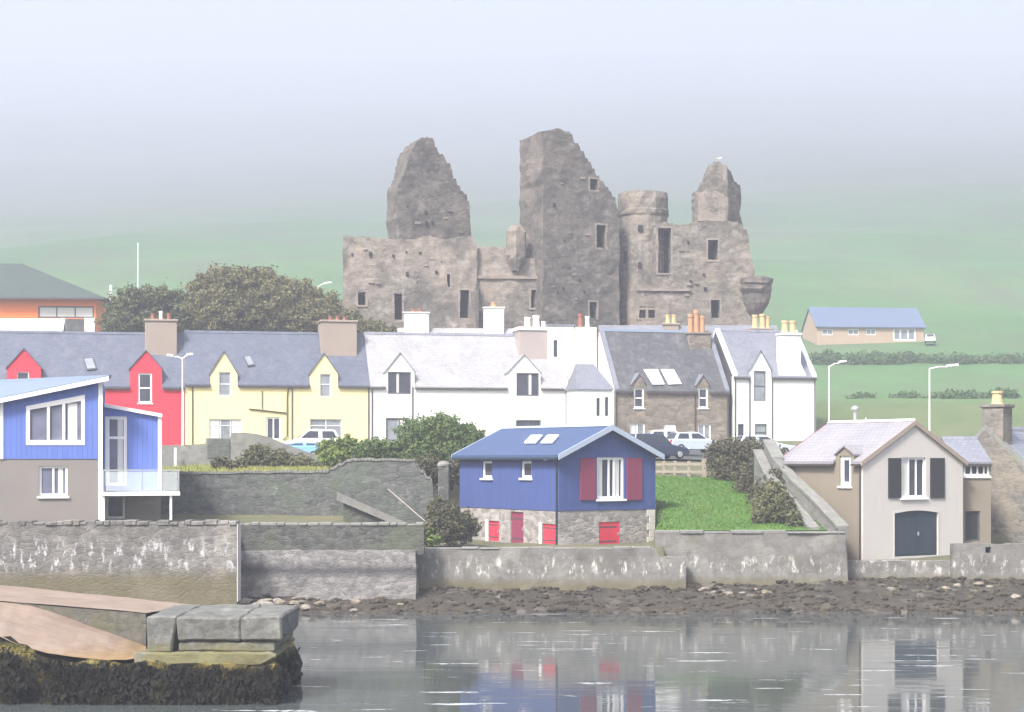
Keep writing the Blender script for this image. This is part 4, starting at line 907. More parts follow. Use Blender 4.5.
cwall('ruined_turret', Ft, [(695, 226), (694.5, 192), (700, 187), (705, 177), (709, 167), (715, 161), (722, 161.5), (728, 167)], (695, 728), [], 1.6, seed=21, rag=1.6, step=3.5, zb=28.6)
Fv = Face.px(728, 164.7 + .16, 52)
cwall('ruined_turret', Fv, [(728, 167), (732, 173), (734, 180), (741, 186), (742, 200), (740, 212), (743, 226)], (728, 743), [], 1.4, 'castle_shaded', seed=22, rag=1.6, step=3.5, zb=28.6)
tf = Ft.poly([(698, 221), (726, 221), (725, 195), (714, 190), (712, 197), (706, 191), (698, 193)], .03)
plate(Ft, tf, [], .06, .03).build('pale_turret_face', M['dressed'], CA)
c = pw(755.5, 278, 165.2); mb = MB(); mb.lathe(c, [(.5, -3.6), (.9, -3.0), (1.15, -2.4), (1.35, -1.6), (1.5, -1.1), (1.5, -.65), (1.62, -.55), (1.6, -.05), (1.2, .05)], 14, .1, 2); mb.build('bartizan', M['castle_shaded'], CA)
Fk = Face.px(352, 172, 4); cwall('rear_wall', Fk, [(352, 252), (420, 247), (480, 255), (560, 250), (640, 252), (700, 240), (745, 256)], (352, 745), [], 1.6, seed=15)
Rr = Fe.sub(Fe.S(754), 90, -1.8); plate(Rr, [(0, 11), (8, 11), (8, 24), (4, 25.5), (0, 26)], [], 1.4).build('side_wall', M['castle_shaded'], CA)

rs = random.Random(5)
for (F_, x0, x1, y0, y1, n) in ((Fa, 350, 440, 248, 286, 8), (Fd, 550, 586, 160, 300, 7), (Fe, 676, 704, 234, 300, 5), (Fb, 406, 460, 180, 234, 4)):
    for k in range(n):
        a = F_.S(rs.uniform(x0, x1)); z = F_.Z((x0 + x1) / 2, rs.uniform(y0, y1)); w_ = rs.uniform(.12, .26); mb = MB(); F_.box(mb, a, a + w_, z, z + w_ * rs.uniform(.8, 1.6), -.3, .13); mb.build('putlog_hole_shade', M['hole_shade'], CA)  # solid near-black blocks; the shade of small holes is put into their colour
    for k in range(n):
        a = F_.S(rs.uniform(x0, x1)); z = F_.Z((x0 + x1) / 2, rs.uniform(y0, y1)); w_ = rs.uniform(.25, .6); mb = MB(); F_.box(mb, a, a + w_, z, z + w_ * .45, -.3, rs.uniform(.06, .14)); mb.build('projecting_stone', M['dressed' if k % 3 else 'castle'], CA, bevel=.03)
# ------------------------------------------------------------------ gull on the turret
def gull(p, rot, label):
    th = thing('gull', label, 'bird', p, rot=0)
    me = bpy.data.meshes.new('body'); bm = bmesh.new()
    pr = [(-.34, .02, .15), (-.22, .06, .15), (-.05, .11, .16), (.1, .11, .18), (.18, .075, .24), (.22, .055, .3), (.26, .06, .335), (.3, .045, .335), (.33, .015, .325)]
    rings = []
    for (x, r, z) in pr:
        rings.append([bm.verts.new((x, r * .85 * math.cos(t), z + r * math.sin(t))) for t in [k * math.pi / 5 for k in range(10)]])
    for A, B in zip(rings[:-1], rings[1:]):
        for k in range(10): bm.faces.new((A[k], A[(k + 1) % 10], B[(k + 1) % 10], B[k]))
    bm.faces.new(rings[0]); bm.faces.new(list(reversed(rings[-1])))
    bmesh.ops.rotate(bm, verts=bm.verts, cent=(0, 0, 0), matrix=Matrix.Rotation(rot, 3, 'Z'))
    bm.to_mesh(me); bm.free(); me.materials.append(M['white_trim'])
    for f in me.polygons: f.use_smooth = True
    o = bpy.data.objects.new('body', me); COL.objects.link(o); o.parent = th
    Rm = Matrix.Rotation(rot, 3, 'Z'); T = lambda x, y, z: p + Rm @ Vector((x, y, z))
    for nm, mt, a, b, r in (('bill', 'pot_yellow', (.325, 0, .325), (.4, 0, .31), (.02, .006)), ('leg', 'pot_yellow', (.02, .04, 0), (.02, .04, .1), (.012, .012)), ('leg', 'pot_yellow', (.02, -.04, 0), (.02, -.04, .1), (.012, .012))):
        mb = MB(); mb.tube([T(*a), T(*b)], list(r), 6); mb.build(nm, M[mt], th)
    for sg in (-1, 1):
        mb = MB(); mb.add([T(.12, sg * .1, .24), T(.1, sg * .115, .14), T(-.2, sg * .085, .12), T(-.46, sg * .02, .15), T(-.2, sg * .07, .21)], [(0, 1, 2, 3, 4)]); mb.build('wing', M['chimney_grey'], th)
gull(pw(718.5, 160.5, 165.4) - Vector((0, 0, .05)), R(20), 'white gull perched on top of the ruined castle turret')

# ------------------------------------------------------------------ walls along the water
def coping_row(F, s0, s1, ztop, thick, lo=.3, hi=.7, hgt=.16, seed=1, jit=.05, o=.05):
    rnd = random.Random(seed); mb = MB(); s = s0
    while s < s1 - .1:
        L = min(rnd.uniform(lo, hi), s1 - s); z = ztop(s + L / 2) + rnd.uniform(-jit, jit) * .3; hh = hgt * rnd.uniform(.7, 1.4)
        F.box(mb, s + .012, s + L - .012, z + .003, z + hh, -thick - rnd.uniform(0, .06), o + rnd.uniform(-.05, .04)); s += L
    return mb
W1 = Face.px(237, 77, 0); s0 = W1.S(-330); zt = W1.Z(120, 524)
th = thing('quay_wall', 'old rubble quay wall with white blotches below the modern blue house', 'quay wall', W1.P(-6, 0, 0))
o = plate(W1, [(s0, -.8), (0, -.8), (0, zt)] + list(reversed(ragged([(s0, zt), (0, zt)], .05, .5, 2)))[1:], [], .9).build('wall', M['quay_left'], th)
coping_row(W1, s0, -.0, lambda s: zt - .06, .85, .25, .6, .17, 4).build('coping', M['quay_left'], th, bevel=.03)
mb = MB(); W1.box(mb, .003, .035, .5, zt, -.9, .02); mb.build('pale_end', M['pale_render'], th)
W2 = Face.px(237, 79.5, 0); s0, s1 = W2.S(222), W2.S(424); zt = W2.Z(320, 525); zm = W2.Z(320, 550)
th = thing('quay_wall', 'two tone quay wall with dark rubble over a paler concrete skirt', 'quay wall', W2.P(4, 0, 0))
plate(W2, [(s0, zm - .2), (s1, zm - .2), (s1, zt), (s0, zt)], [], .7).build('upper_wall', M['quay_mid_top'], th)
coping_row(W2, s0, s1, lambda s: zt - .04, .65, .3, .8, .12, 7, .03).build('coping', M['wall_pale'], th, bevel=.03)
roughen(plate(W2, [(s0, -.6), (W2.S(416), -.6), (W2.S(416), zm), (s0, zm)], [], .8, .32).build('skirt', M['quay_mid_low'], th), 5, .05, .9)
W3 = Face.px(405, 81, 0); s1 = W3.S(686); sa = W3.S(655); zt = W3.Z(540, 548.5); zt2 = W3.Z(670, 557)
th = thing('quay_wall', 'weathered grey quay wall in front of the dark blue house', 'quay wall', W3.P(6, 0, 0))
roughen(plate(W3, [(0, -.6), (s1, -.6), (s1, zt2), (sa + .2, zt2), (sa, zt), (0, zt)], [], .6).build('wall', M['quay_right'], th), 5, .05, .8)
coping_row(W3, 0, sa, lambda s: zt - .05, .55, .8, 1.8, .1, 9, .02, .0).build('coping', M['wall_pale'], th, bevel=.03)
W4 = Face.px(655, 82, 0); s1 = W4.S(845); zt = W4.Z(750, 533)
th = thing('quay_wall', 'straight grey quay wall with pale coping below the green lawn', 'quay wall', W4.P(4, 0, 0))
roughen(plate(W4, [(0, -.6), (s1 + .25, -.6), (s1, zt), (0, zt)], [], .6).build('wall', M['quay_right'], th), 5, .04, .8)
coping_row(W4, 0, s1, lambda s: zt - .04, .6, .8, 1.6, .13, 12, .02, .05).build('coping', M['wall_pale'], th, bevel=.03)
W5 = Face.px(953, 83, 0); s1 = W5.S(1110); zt = W5.Z(985, 544); hh = [W5.rect((985.5, 547, 991, 553))]
th = thing('quay_wall', 'low mossy quay wall with a small square drain hole beside the boathouse', 'quay wall', W5.P(3, 0, 0))
plate(W5, [(0, -.6), (s1, -.6), (s1, zt)] + list(reversed(ragged([(0, zt), (s1, zt)], .05, .5, 5)))[1:], hh, .6).build('wall', M['quay_right'], th)
mb = MB(); W5.box(mb, hh[0][0], hh[0][1], hh[0][2], hh[0][3], -.58, -.4); mb.build('drain', M['hole_shade'], th)
W6 = Face.px(843, 83.2, 0); mb = MB(); W6.box(mb, W6.S(843), W6.S(848), .8, W6.Z(845, 541), -.5, .0); o = mb.build('gate_post', M['wall_pale'], None, bevel=.04); tag(o, 'pale stone post at the right end of the lawn quay wall', 'post')
mb = MB(); B7 = Face.px(845, 83.6, 0); B7.box(mb, 0, B7.S(955), -.6, B7.Z(900, 561), -.7, 0); o = roughen(mb.build('slipway_footing', M['quay_right'], None), 4, .06, .9); tag(o, 'low rough stone footing under the boathouse door', 'footing')

# garden walls behind
W7 = Face.px(175, 88.3, 0); pts = [(120, 474), (180, 474), (328, 472.5), (345, 463), (352, 460.5), (415, 461), (419, 470), (432, 482), (434, 500)]
top = [W7.hit(*q) for q in ragged(pts, .7, 7, 3)]
th = thing('garden_wall', 'grey green rubble garden wall stepping up behind the quay terrace', 'wall', W7.P(6, 3.9, 0))
plate(W7, [(top[0][0], 2.5), (top[-1][0], 2.5)] + list(reversed(top)), [], .6).build('wall', M['garden_wall'], th)
mb = MB()
for a, b in zip(top[:-1], top[1:]):
    rr = random.random()
    if b[0] - a[0] > .05: mb.prism([W7.P(a[0] + .01, a[1] + .003, .05), W7.P(b[0] - .01, b[1] + .003, .05), W7.P(b[0] - .01, b[1] + .1 + .05 * rr, .05), W7.P(a[0] + .01, a[1] + .1 + .05 * rr, .05)], -W7.n * .68)
mb.build('coping', M['wall_pale'], th)
W8 = Face.px(160, 105, 0); pts = [(120, 446), (205, 445), (206, 438), (230, 438), (231, 433), (244, 432.5), (257, 434), (268, 437), (280, 442), (310, 453), (345, 463), (346, 470)]
top = [W8.hit(*q) for q in pts]
th = thing('boundary_wall', 'low grey boundary wall curving down to the right below the yellow house', 'wall', W8.P(4, 6, 0))
plate(W8, [(top[0][0], 5), (top[-1][0], 5)] + list(reversed(top)), [], .4).build('wall', M['tan_render'] if False else M['wall_pale'], th)
mb = MB(); W8.box(mb, W8.S(207.5), W8.S(230), W8.Z(218, 458), W8.Z(218, 439), .003, .05); mb.build('panel', M['garden_wall'], th)
mb = MB(); W8.box(mb, W8.S(176), W8.S(178.5), 6, W8.Z(177, 448), .5, .62); o = mb.build('marker_post', M['white_trim'], None, bevel=.02); tag(o, 'small white post standing in the yellow grass by the boundary wall', 'post')

# steps and handrails
W9 = Face.px(343, 86.6, 0); th = thing('stone_steps', 'flight of stone steps with pale sloping parapet against the garden wall', 'steps', W9.P(2, 3.9, 0))
A, B = W9.hit(343, 494), W9.hit(418, 529); n = 9; st = [(A[0], 3.4)]; st = [(B[0], 3.4)]
for k in range(n):
    x = B[0] + (A[0] - B[0]) * k / n; z = B[1] + (A[1] - B[1]) * (k + 1) / n - .25; x2 = B[0] + (A[0] - B[0]) * (k + 1) / n; st += [(x, z), (x2, z)]
st += [(A[0], 3.4)]; plate(W9, st, [], 1.2, -.2).build('treads', M['quay_mid_top'], th)
mb = MB(); mb.prism([W9.P(A[0] - .3, A[1] - .3, .05), W9.P(B[0], B[1] - .28, .05), W9.P(B[0], B[1] + .05, .05), W9.P(A[0] - .3, A[1] + .1, .05)], -W9.n * .24); mb.build('parapet', M['wall_pale'], th)
def rail(name, label, pts, posts, r=.035, mat='steel'):
    th = thing(name, label, 'handrail', pts[0]); mb = MB(); mb.tube(pts, r, 8); mb.build('rail', M[mat], th)
    for p, h in posts: mb = MB(); mb.tube([p, p - Vector((0, 0, h))], r * .8, 8); mb.build('post', M[mat], th)
a, b_ = pw(388, 489, 85.6), pw(433, 528, 84.2)
rail('handrail', 'pale metal handrail sloping down beside the stone steps', [a, a.lerp(b_, .5), b_], [(b_, .9)], .022, 'chimney_grey')
P1 = Face.px(438, 92.5, 0); mb = MB(); P1.box(mb, 0, P1.S(449), 2.4, P1.Z(444, 466), -.6, 0); o1 = mb
th = thing('gate_pillar', 'stone gate pillar with pale rounded cap left of the blue house', 'pillar', P1.P(.3, 2.6, -.3)); o1.build('shaft', M['garden_wall'], th, bevel=.03)
mb = MB(); mb.lathe(P1.P(P1.S(443.5), P1.Z(444, 466), -.3), [(.36, .002), (.36, .1), (.25, .22), (.08, .28)], 14); mb.build('cap', M['wall_pale'], th)

# sloping walls between the lawn and the boathouse
def slope_wall(label, plan, thick, mat, seed):
    """plan: (px, py, d) along the wall top, far to near"""
    P = [pw(*q) for q in plan]; th = thing('sloping_wall', label, 'wall', P[-1] * 1.0); mb = MB(); mc = MB()
    for A, B in zip(P[:-1], P[1:]):
        d = (B - A); d.z = 0; d.normalize(); nn = Vector((d.y, -d.x, 0)); 
        if nn.x < 0: nn = -nn
        A0, B0 = Vector((A.x, A.y, min(gz(A.x, A.y), A.z - 1.0) - 1)), Vector((B.x, B.y, min(1.2, B.z - 1)))
        mb.prism([A0, B0, B, A], nn * thick)
        up = Vector((0, 0, .14)); k = nn * .06
        mc.prism([A - k + Vector((0, 0, .003)), B - k + Vector((0, 0, .003)), B - k + up, A - k + up], nn * (thick + .12))
    roughen(mb.build('wall', M[mat], th), 4, .04, .9); mc.build('coping', M['wall_pale'], th)
slope_wall('pale stone wall sloping down to the quay, nearest the boathouse', [(764, 442, 92), (773, 460, 89), (789, 479, 87.8), (811, 500, 85.8), (838, 529, 82.65)], .5, 'wall_pale', 1)
slope_wall('grey stone wall sloping down along the right edge of the lawn', [(754, 452, 92), (764, 474, 88.5), (779, 493, 87), (796, 513, 85), (810, 530, 82.75)], .4, 'wall_pale', 2)
A_ = [pw(764, 448, 92), pw(773, 466, 89), pw(789, 485, 87.8), pw(811, 505, 85.8), pw(838, 534, 82.75)]; B_ = [pw(758, 458, 92), pw(768, 480, 88.5), pw(783, 499, 87), pw(800, 517, 85), pw(814, 534, 82.8)]; mb = MB()
for k in range(4):
    for j in range(5):
        f0, f1 = j / 5, (j + 1) / 5; a0, a1, b0, b1 = A_[k].lerp(A_[k + 1], f0), A_[k].lerp(A_[k + 1], f1), B_[k].lerp(B_[k + 1], f0), B_[k].lerp(B_[k + 1], f1)
        z = min(a1.z, b1.z); mb.prism([Vector((b0.x, b0.y, z - 1.2)), Vector((a0.x, a0.y, z - 1.2)), Vector((a1.x, a1.y, z - 1.2)), Vector((b1.x, b1.y, z - 1.2))], (0, 0, 1.2))
tag(mb.build('garden_steps', M['quay_right'], None), 'steep grey steps between the two sloping walls at the right of the lawn', 'steps')

# ------------------------------------------------------------------ fence at the top of the lawn
th = thing('timber_fence', 'weathered timber post and rail fence at the top of the lawn', 'fence', pw(680, 480, 98.5))
fp = [(652, 100), (664, 99.6), (675, 99.4), (689, 99), (704, 98.8)]
tops = []
for (x, d) in fp:
    a = pw(x, 461, d); X = a.x; zg = ground_fn(X, d) - .1; mb = MB(); wv = .09 if x < 700 else .13
    mb.box((X - wv, d - wv, zg), (X + wv, d + wv, a.z + (.1 if x > 700 else 0))); mb.build('post', M['timber'], th, bevel=.015); tops.append(Vector((X, d - .12, a.z)))
for k in (0, 1, 2):
    for A, B in zip(tops[:-1], tops[1:]):
        dz = Vector((0, 0, -.12 - .42 * k)); mb = MB(); mb.prism([A + dz, B + dz, B + dz - Vector((0, 0, .13)), A + dz - Vector((0, 0, .13))], (0, .04, 0)); mb.build('rail', M['timber'], th)

# ------------------------------------------------------------------ pier
m, nt, b = newmat('pier_concrete'); p = wpos(nt)
n1 = noise_n(nt, p, .6, 6, .6); n2 = noise_n(nt, p, 4, 6, .7); n3 = noise_n(nt, vscale(nt, p, (.4, 2.5, 1)), 1.5, 4, .6)
col = ramp(nt, n1, [(.3, (.15, .108, .08)), (.55, (.21, .158, .12)), (.75, (.265, .205, .16))]); col = mix(nt, mrange(nt, n2, .45, .7, 0, .4), col, (.26, .2, .17)); col = mix(nt, mrange(nt, n3, .5, .62, 0, .35), col, (.28, .23, .2))
z = sepz(nt, p); edge = mrange(nt, math_n(nt, 'ADD', z, math_n(nt, 'MULTIPLY', math_n(nt, 'SUBTRACT', n2, .5), .5)), 1.2, 1.5, 1, 0)
col = mix(nt, math_n(nt, 'MULTIPLY', edge, .75), col, (.2, .12, .03))
nt.links.new(col, b.inputs['Base Color']); b.inputs['Roughness'].default_value = .75; bump(nt, b, n2, .5, .03); M['pier_top'] = m
M['pier_side'] = m_stone('pier_dark_side', (.07, .068, .06), (.16, .15, .13), (.09, .085, .075), .3, .04, stains=(((.1, .1, .05), .9, .5, .64, .6),), flat=.3, mort=.02)
def m_concrete(name, c1, c2, stains=(), zband=None):
    m, nt, b = newmat(name); p = wpos(nt); n1 = noise_n(nt, p, .9, 7, .65); n2 = noise_n(nt, p, 7, 6, .7); n3 = noise_n(nt, vscale(nt, p, (.25, .25, 3)), 2, 4, .6)
    col = mix(nt, mrange(nt, n1, .3, .7), c1, c2); col = mix(nt, mrange(nt, n2, .45, .7, 0, .45), col, tuple(x * .55 for x in c1)); col = mix(nt, mrange(nt, n3, .52, .62, 0, .3), col, tuple(x * .7 for x in c1))
    for k, (sc, s, lo, hi, amt) in enumerate(stains):
        ns = noise_n(nt, nd(nt, 'ShaderNodeMapping', {'Vector': p, 'Location': (9.7 * k + 3, 5.1 * k, 2.3 * k)}).outputs[0], s, 6, .65); col = mix(nt, mrange(nt, ns, lo, hi, 0, amt), col, sc)
    if zband:
        zc, z0, z1, amt = zband; zz = math_n(nt, 'ADD', sepz(nt, p), math_n(nt, 'MULTIPLY', math_n(nt, 'SUBTRACT', n1, .5), 1.3)); col = mix(nt, mrange(nt, zz, z0, z1, amt, 0), col, zc)
    nt.links.new(col, b.inputs['Base Color']); b.inputs['Roughness'].default_value = .9; bump(nt, b, math_n(nt, 'ADD', n2, n1), .8, .05); return m
M['pier_block'] = m_concrete('pier_block_concrete', (.085, .087, .08), (.165, .168, .158), (((.24, .26, .215), .8, .54, .64, .6), ((.07, .07, .065), 1.5, .5, .62, .6), ((.2, .2, .19), 3, .55, .62, .5)), ((.13, .12, .04), 1.35, 1.8, .75))
M['weed_rock'] = m_stone('weed_covered_stone', (.005, .005, .004), (.014, .012, .008), (.004, .004, .003), .35, .12, stains=(((.13, .1, .025), .8, .56, .66, .55),), bands=(((.2, .17, .05), 1.0, 1.6, .12, .45, .7),))
th = thing('pier', 'old stone pier with pinkish concrete ramp and weed covered base', 'pier', pw(150, 706, 48.5))
dN, dM, dFar = 48.5, 51.5, 55.5
st = [(-160, 588, 597), (-80, 594, 615), (-30, 598.5, 628), (0, 602, 637), (16, 603.5, 643.5), (32, 606, 648.5), (48, 610.5, 652.5), (66, 617, 656), (85, 624, 658.5), (106, 631.5, 660), (126, 639, 659.5), (146, 646, 657)]
ft = [pw(x, yf, dM) for x, yf, yn in st]; nr = [pw(x, yn, dN) for x, yf, yn in st]
mb = MB()
for i in range(len(st) - 1): mb.quad(nr[i], nr[i + 1], ft[i + 1], ft[i])

bmx = mb.build('ramp', M['pier_top'], th); bm = bmesh.new(); bm.from_mesh(bmx.data); bmesh.ops.remove_doubles(bm, verts=bm.verts, dist=.0005); bm.to_mesh(bmx.data); bm.free(); roughen(bmx, 5, .025, .9)
for f_ in bmx.data.polygons: f_.use_smooth = True
mb = MB()
for i in range(len(st) - 1):
    a, c = nr[i] - Vector((0, 0, .06)), nr[i + 1] - Vector((0, 0, .06)); mb.quad(Vector((a.x, a.y - .25, -1.2)), Vector((c.x, c.y - .25, -1.2)), c, a)

roughen(mb.build('weedy_face', M['weed_rock'], th), 6, .22, 1.1)
ut = [(-160, 586), (0, 600.5), (32, 603.5), (146, 612.5)]; un = [pw(x, y, dM) for x, y in ut]; uf = [pw(x, y, dFar) for x, y in ((-160, 571), (0, 585.5), (50, 590), (200, 605))]
mb = MB()
for i in range(3): mb.quad(un[i] - Vector((0, .02, 0)), un[i + 1] - Vector((0, .02, 0)), uf[i + 1], uf[i])
roughen(mb.build('upper_slab', M['pier_top'], th), 5, .03, .8)
mb = MB()
for i in range(3):
    if i == 0: mb2 = MB()
    a, c = un[i] - Vector((0, 0, .03)), un[i + 1] - Vector((0, 0, .03)); mb.quad(Vector((a.x, a.y, .2)), Vector((c.x, c.y, .2)), c, a)
    a, c = uf[i] - Vector((0, 0, .03)), uf[i + 1] - Vector((0, 0, .03)); mb2.quad(Vector((a.x, a.y, -1.2)), Vector((c.x, c.y, -1.2)), c, a)
mb.build('retaining_face', M['pier_side'], th); mb2.build('rear_face', M['pier_side'], th)
xa, xc, xd, xb = pw(146, 0, dN).x, pw(171, 0, dN).x, pw(177, 0, dN).x, pw(281, 0, dN).x; zt = pw(200, 616, dN).z; zl = pw(200, 653, dN).z
mb = MB(); mb.prism([(xa, dN + .15, zl), (xc, dN + .1, zl), (xc + .16, dN + .1, zt - .02), (xa, dN + .15, zt)], (0, 3.9, 0)); o = roughen(mb.build('end_block', M['pier_block'], th, bevel=.05), 5, .05, 1.1)
zc1 = zl + (zt - zl) * .42; zc2 = zl + (zt - zl) * .74
for (z0_, z1_, cuts_, off) in ((zl + .02, zc1 - .1, (.0, 1), .12), (zc1 - .097, zt, (0, .62, 1), 0)):
    for f0, f1 in zip(cuts_[:-1], cuts_[1:]):
        xx0, xx1 = xd + (xb - xd) * f0, xd + (xb - xd) * f1 - (.0 if f1 < 1 else off * 1.5); j = random.uniform(-.03, .05)
        mb = MB(); mb.box((xx0 + .004, dN + off * .6 + j * .4, z0_), (xx1 - .004, dN + 4.2, z1_ + random.uniform(-.03, .0))); roughen(mb.build('end_block', M['pier_block'], th, bevel=.05), 5, .055, 1.3)
mb = MB(); mb.prism([(xa - .3, dN - .05, zl - .35), (xb - .55, dN - .05, zl - .35), (xb - .12, dN - .05, zl - .1), (xb - .3, dN + .0, zl + .02), (xa - .3, dN, zl + .02)], (0, 4.6, 0)); o = roughen(mb.build('ledge', M['pier_block'], th, bevel=.06), 5, .07, 1.6)
mb = MB(); mb.prism([(xa - .4, dN - .2, -1.2), (xb - .1, dN - .2, -1.2), (xb - .05, dN - .15, .5), (xb - .3, dN - .1, zl - .33), (xa - .4, dN - .1, zl - .33)], (0, 5.2, 0)); roughen(mb.build('weedy_base', M['weed_rock'], th), 6, .25, 1.1)
def fronds(name, pts, size, mat, parent, seed=1):
    rnd = np.random.default_rng(seed); n = len(pts); P = np.array([tuple(p) for p in pts])
    off = Vector((0, 0, 0)); q = parent
    while q is not None: off += LOC.get(q.name, Vector()); q = q.parent
    P = P - np.array(off)
    L = size * rnd.uniform(.5, 1.3, n); a = rnd.uniform(-1.4, 1.4, n); wd = L * rnd.uniform(.2, .5, n)
    sx = np.stack([np.cos(a), np.sin(a) * .5, np.zeros(n)], 1); dn = np.stack([rnd.uniform(-.9, .9, n), -rnd.uniform(.0, .5, n), -np.ones(n)], 1)
    V = np.stack([P - sx * wd[:, None], P + sx * wd[:, None], P + sx * wd[:, None] * .6 + dn * L[:, None], P - sx * wd[:, None] * .6 + dn * L[:, None]], 1).reshape(-1, 3)
    me = bpy.data.meshes.new(name); me.from_pydata(V.tolist(), [], [tuple(range(4 * i, 4 * i + 4)) for i in range(n)]); me.materials.append(mat)
    o = bpy.data.objects.new(name, me); COL.objects.link(o); o.parent = parent; return o
M['weed'] = m_leaf('bladder_weed', (.003, .003, .0025), (.006, .0055, .0035), (.02, .016, .006), 1.6)
pts = []
CLUMP = [(RNG.uniform(xa - 3.9, xb - .1), RNG.uniform(.05, 1)) for _ in range(90)]
for k in range(5200):
    ck = CLUMP[k % 90]; x = min(xb - .08, ck[0] + RNG.normal() * .16); top = zl - .3 if x > xa else lerp_tab([(nr[i].x, nr[i].z - .1) for i in range(len(nr))], x)
    z = min(max(.04, ck[1] * max(.2, top) + RNG.normal() * .14), max(.2, top))
    if z > top * .9 and RNG.random() < .5: continue
    pts.append((x, dN - .28 + RNG.uniform(-.15, .12) + .1 * z / max(top, .1), z))
for k in range(160): pts.append((xb + RNG.uniform(-.25, .06), dN + RNG.uniform(-.2, 4.6), RNG.uniform(.1, zl - .3)))
fronds('hanging_weed', pts, .12, M['weed'], th)['kind'] = 'stuff'

# ------------------------------------------------------------------ boulders and shingle
def rock_mesh(seed, flat=.55):
    bm = bmesh.new(); bmesh.ops.create_icosphere(bm, subdivisions=2, radius=1); o = Vector((seed * 3.1, seed * 1.7, 0))
    for v in bm.verts:
        v.co *= 1 + .38 * noise.noise(v.co * 1.3 + o) + .15 * noise.noise(v.co * 3 + o); v.co.z *= flat
    me = bpy.data.meshes.new('boulder'); bm.to_mesh(me); bm.free(); return me
M['boulder'] = m_stone('pale_beach_stone', (.13, .118, .1), (.32, .29, .245), (.2, .18, .15), .9, .03, stains=(((.14, .1, .06), 1.2, .5, .65, .6),), flat=.7, mort=.01)
M['boulder_dark'] = m_stone('dark_beach_stone', (.025, .022, .016), (.085, .072, .052), (.04, .035, .025), .6, .04, flat=.7, mort=.01)
rm = [rock_mesh(k) for k in range(6)]
for me in rm: me.materials.append(M['boulder'])
i = 0
for (x0, x1, d0, d1, n, r0, r1) in ((242, 305, 76.3, 79, 18, .18, .38), (300, 470, 77, 80.5, 8, .13, .28), (690, 770, 79.5, 81.3, 8, .12, .24), (860, 1020, 79, 82, 6, .12, .24)):
    for k in range(n):
        d = RNG.uniform(d0, d1); X = (RNG.uniform(x0, x1) - CX) * d / FOC; r = RNG.uniform(r0, r1); o = bpy.data.objects.new('boulder', rm[i % 6]); COL.objects.link(o)
        o.location = (X, d, beach_fn(X, d) + r * .15); o.scale = (r * RNG.uniform(.9, 1.7), r, r); o.rotation_euler = (0, 0, RNG.uniform(0, 6)); i += 1
        tag(o, 'pale stone lying on the weedy shore below the quay walls', 'boulder', 'pale stones lying on the shore')
mb = MB(); bs = []
for k in range(5):
    bm = bmesh.new(); bmesh.ops.create_icosphere(bm, subdivisions=1, radius=1)
    bs.append(([v.co * (1 + .4 * noise.noise(v.co * 1.4 + Vector((k * 5, 0, 0)))) for v in bm.verts], [tuple(v.index for v in f.verts) for f in bm.faces])); bm.free()
for k in range(2600):
    d = RNG.uniform(75, 83.5); X = RNG.uniform(-14, 27)
    t = d - wl(X)
    if t < -.2 or t > 9: continue
    r = .05 + .17 * RNG.random() ** 2.2; V, Fs = bs[k % 5]; a = RNG.uniform(0, 6); z = beach_fn(X, d)
    sx, sy = r * RNG.uniform(.8, 1.6), r
    mb.add([(X + v.x * sx * math.cos(a) - v.y * sy * math.sin(a), d + v.x * sx * math.sin(a) + v.y * sy * math.cos(a), z + v.z * r * .6 + r * .1) for v in V], Fs)
mb.build('shore_shingle', M['boulder_dark'])['kind'] = 'stuff'

# ------------------------------------------------------------------ foliage
def leaves(name, clumps, n, size, mat, parent=None, seed=0, flat=.0):
    """leaf faces spread through clumps [(centre, radius xyz)], thicker towards each clump's surface"""
    rnd = np.random.default_rng(seed); off = np.zeros(3); q = parent
    while q is not None: off += np.array(LOC.get(q.name, Vector())); q = q.parent
    vol = np.array([r[0] * r[2] for c, r in clumps]); cnt = np.maximum(30, (n * vol / vol.sum()).astype(int)); PP = []
    for (c, r), k in zip(clumps, cnt):
        d = rnd.normal(size=(k, 3)); d /= np.linalg.norm(d, axis=1)[:, None]; rad = 1 - rnd.random(k) ** 1.8 * .65; spr = rnd.random(k) < .09; rad = np.where(spr, rad * rnd.uniform(1.02, 1.3, k), rad)
        lump = 1 + .28 * np.sin(d[:, 0] * 7 + c[0]) * np.sin(d[:, 2] * 8 + c[2] * 3) + .16 * np.sin(d[:, 1] * 13 + c[1]) * np.sin(d[:, 2] * 15)
        PP.append(np.array(c) + d * (rad * lump)[:, None] * np.array(r))
    P = np.concatenate(PP) - off; k = len(P); a = rnd.normal(size=(k, 3)); a /= np.linalg.norm(a, axis=1)[:, None]
    b = np.cross(a, rnd.normal(size=(k, 3))); b /= np.linalg.norm(b, axis=1)[:, None]; s = (size * rnd.uniform(.5, 1.3, k))[:, None]
    V = np.stack([P - a * s, P - b * s * .55, P + a * s, P + b * s * .55], 1).reshape(-1, 3)
    me = bpy.data.meshes.new(name); me.vertices.add(4 * k); me.vertices.foreach_set('co', V.ravel()); me.loops.add(4 * k); me.loops.foreach_set('vertex_index', np.arange(4 * k)); me.polygons.add(k); me.polygons.foreach_set('loop_start', np.arange(k) * 4); me.update(calc_edges=True)
    me.materials.append(mat); o = bpy.data.objects.new(name, me); COL.objects.link(o)
    if parent is not None: o.parent = parent
    return o
def cl(px, py, rpx, d, ry=None, dep=1.0):
    c = pw(px, py, d); r = rpx * d / FOC; return ((c.x, c.y, c.z), (r, r * dep, (ry or rpx) * d / FOC))
M['leaf_tree'] = m_leaf('dull_tree_leaves', (.065, .08, .04), (.1, .112, .056), (.145, .14, .07), .5)
M['leaf_brown'] = m_leaf('russet_tree_leaves', (.09, .092, .044), (.138, .132, .064), (.195, .165, .082), .5)
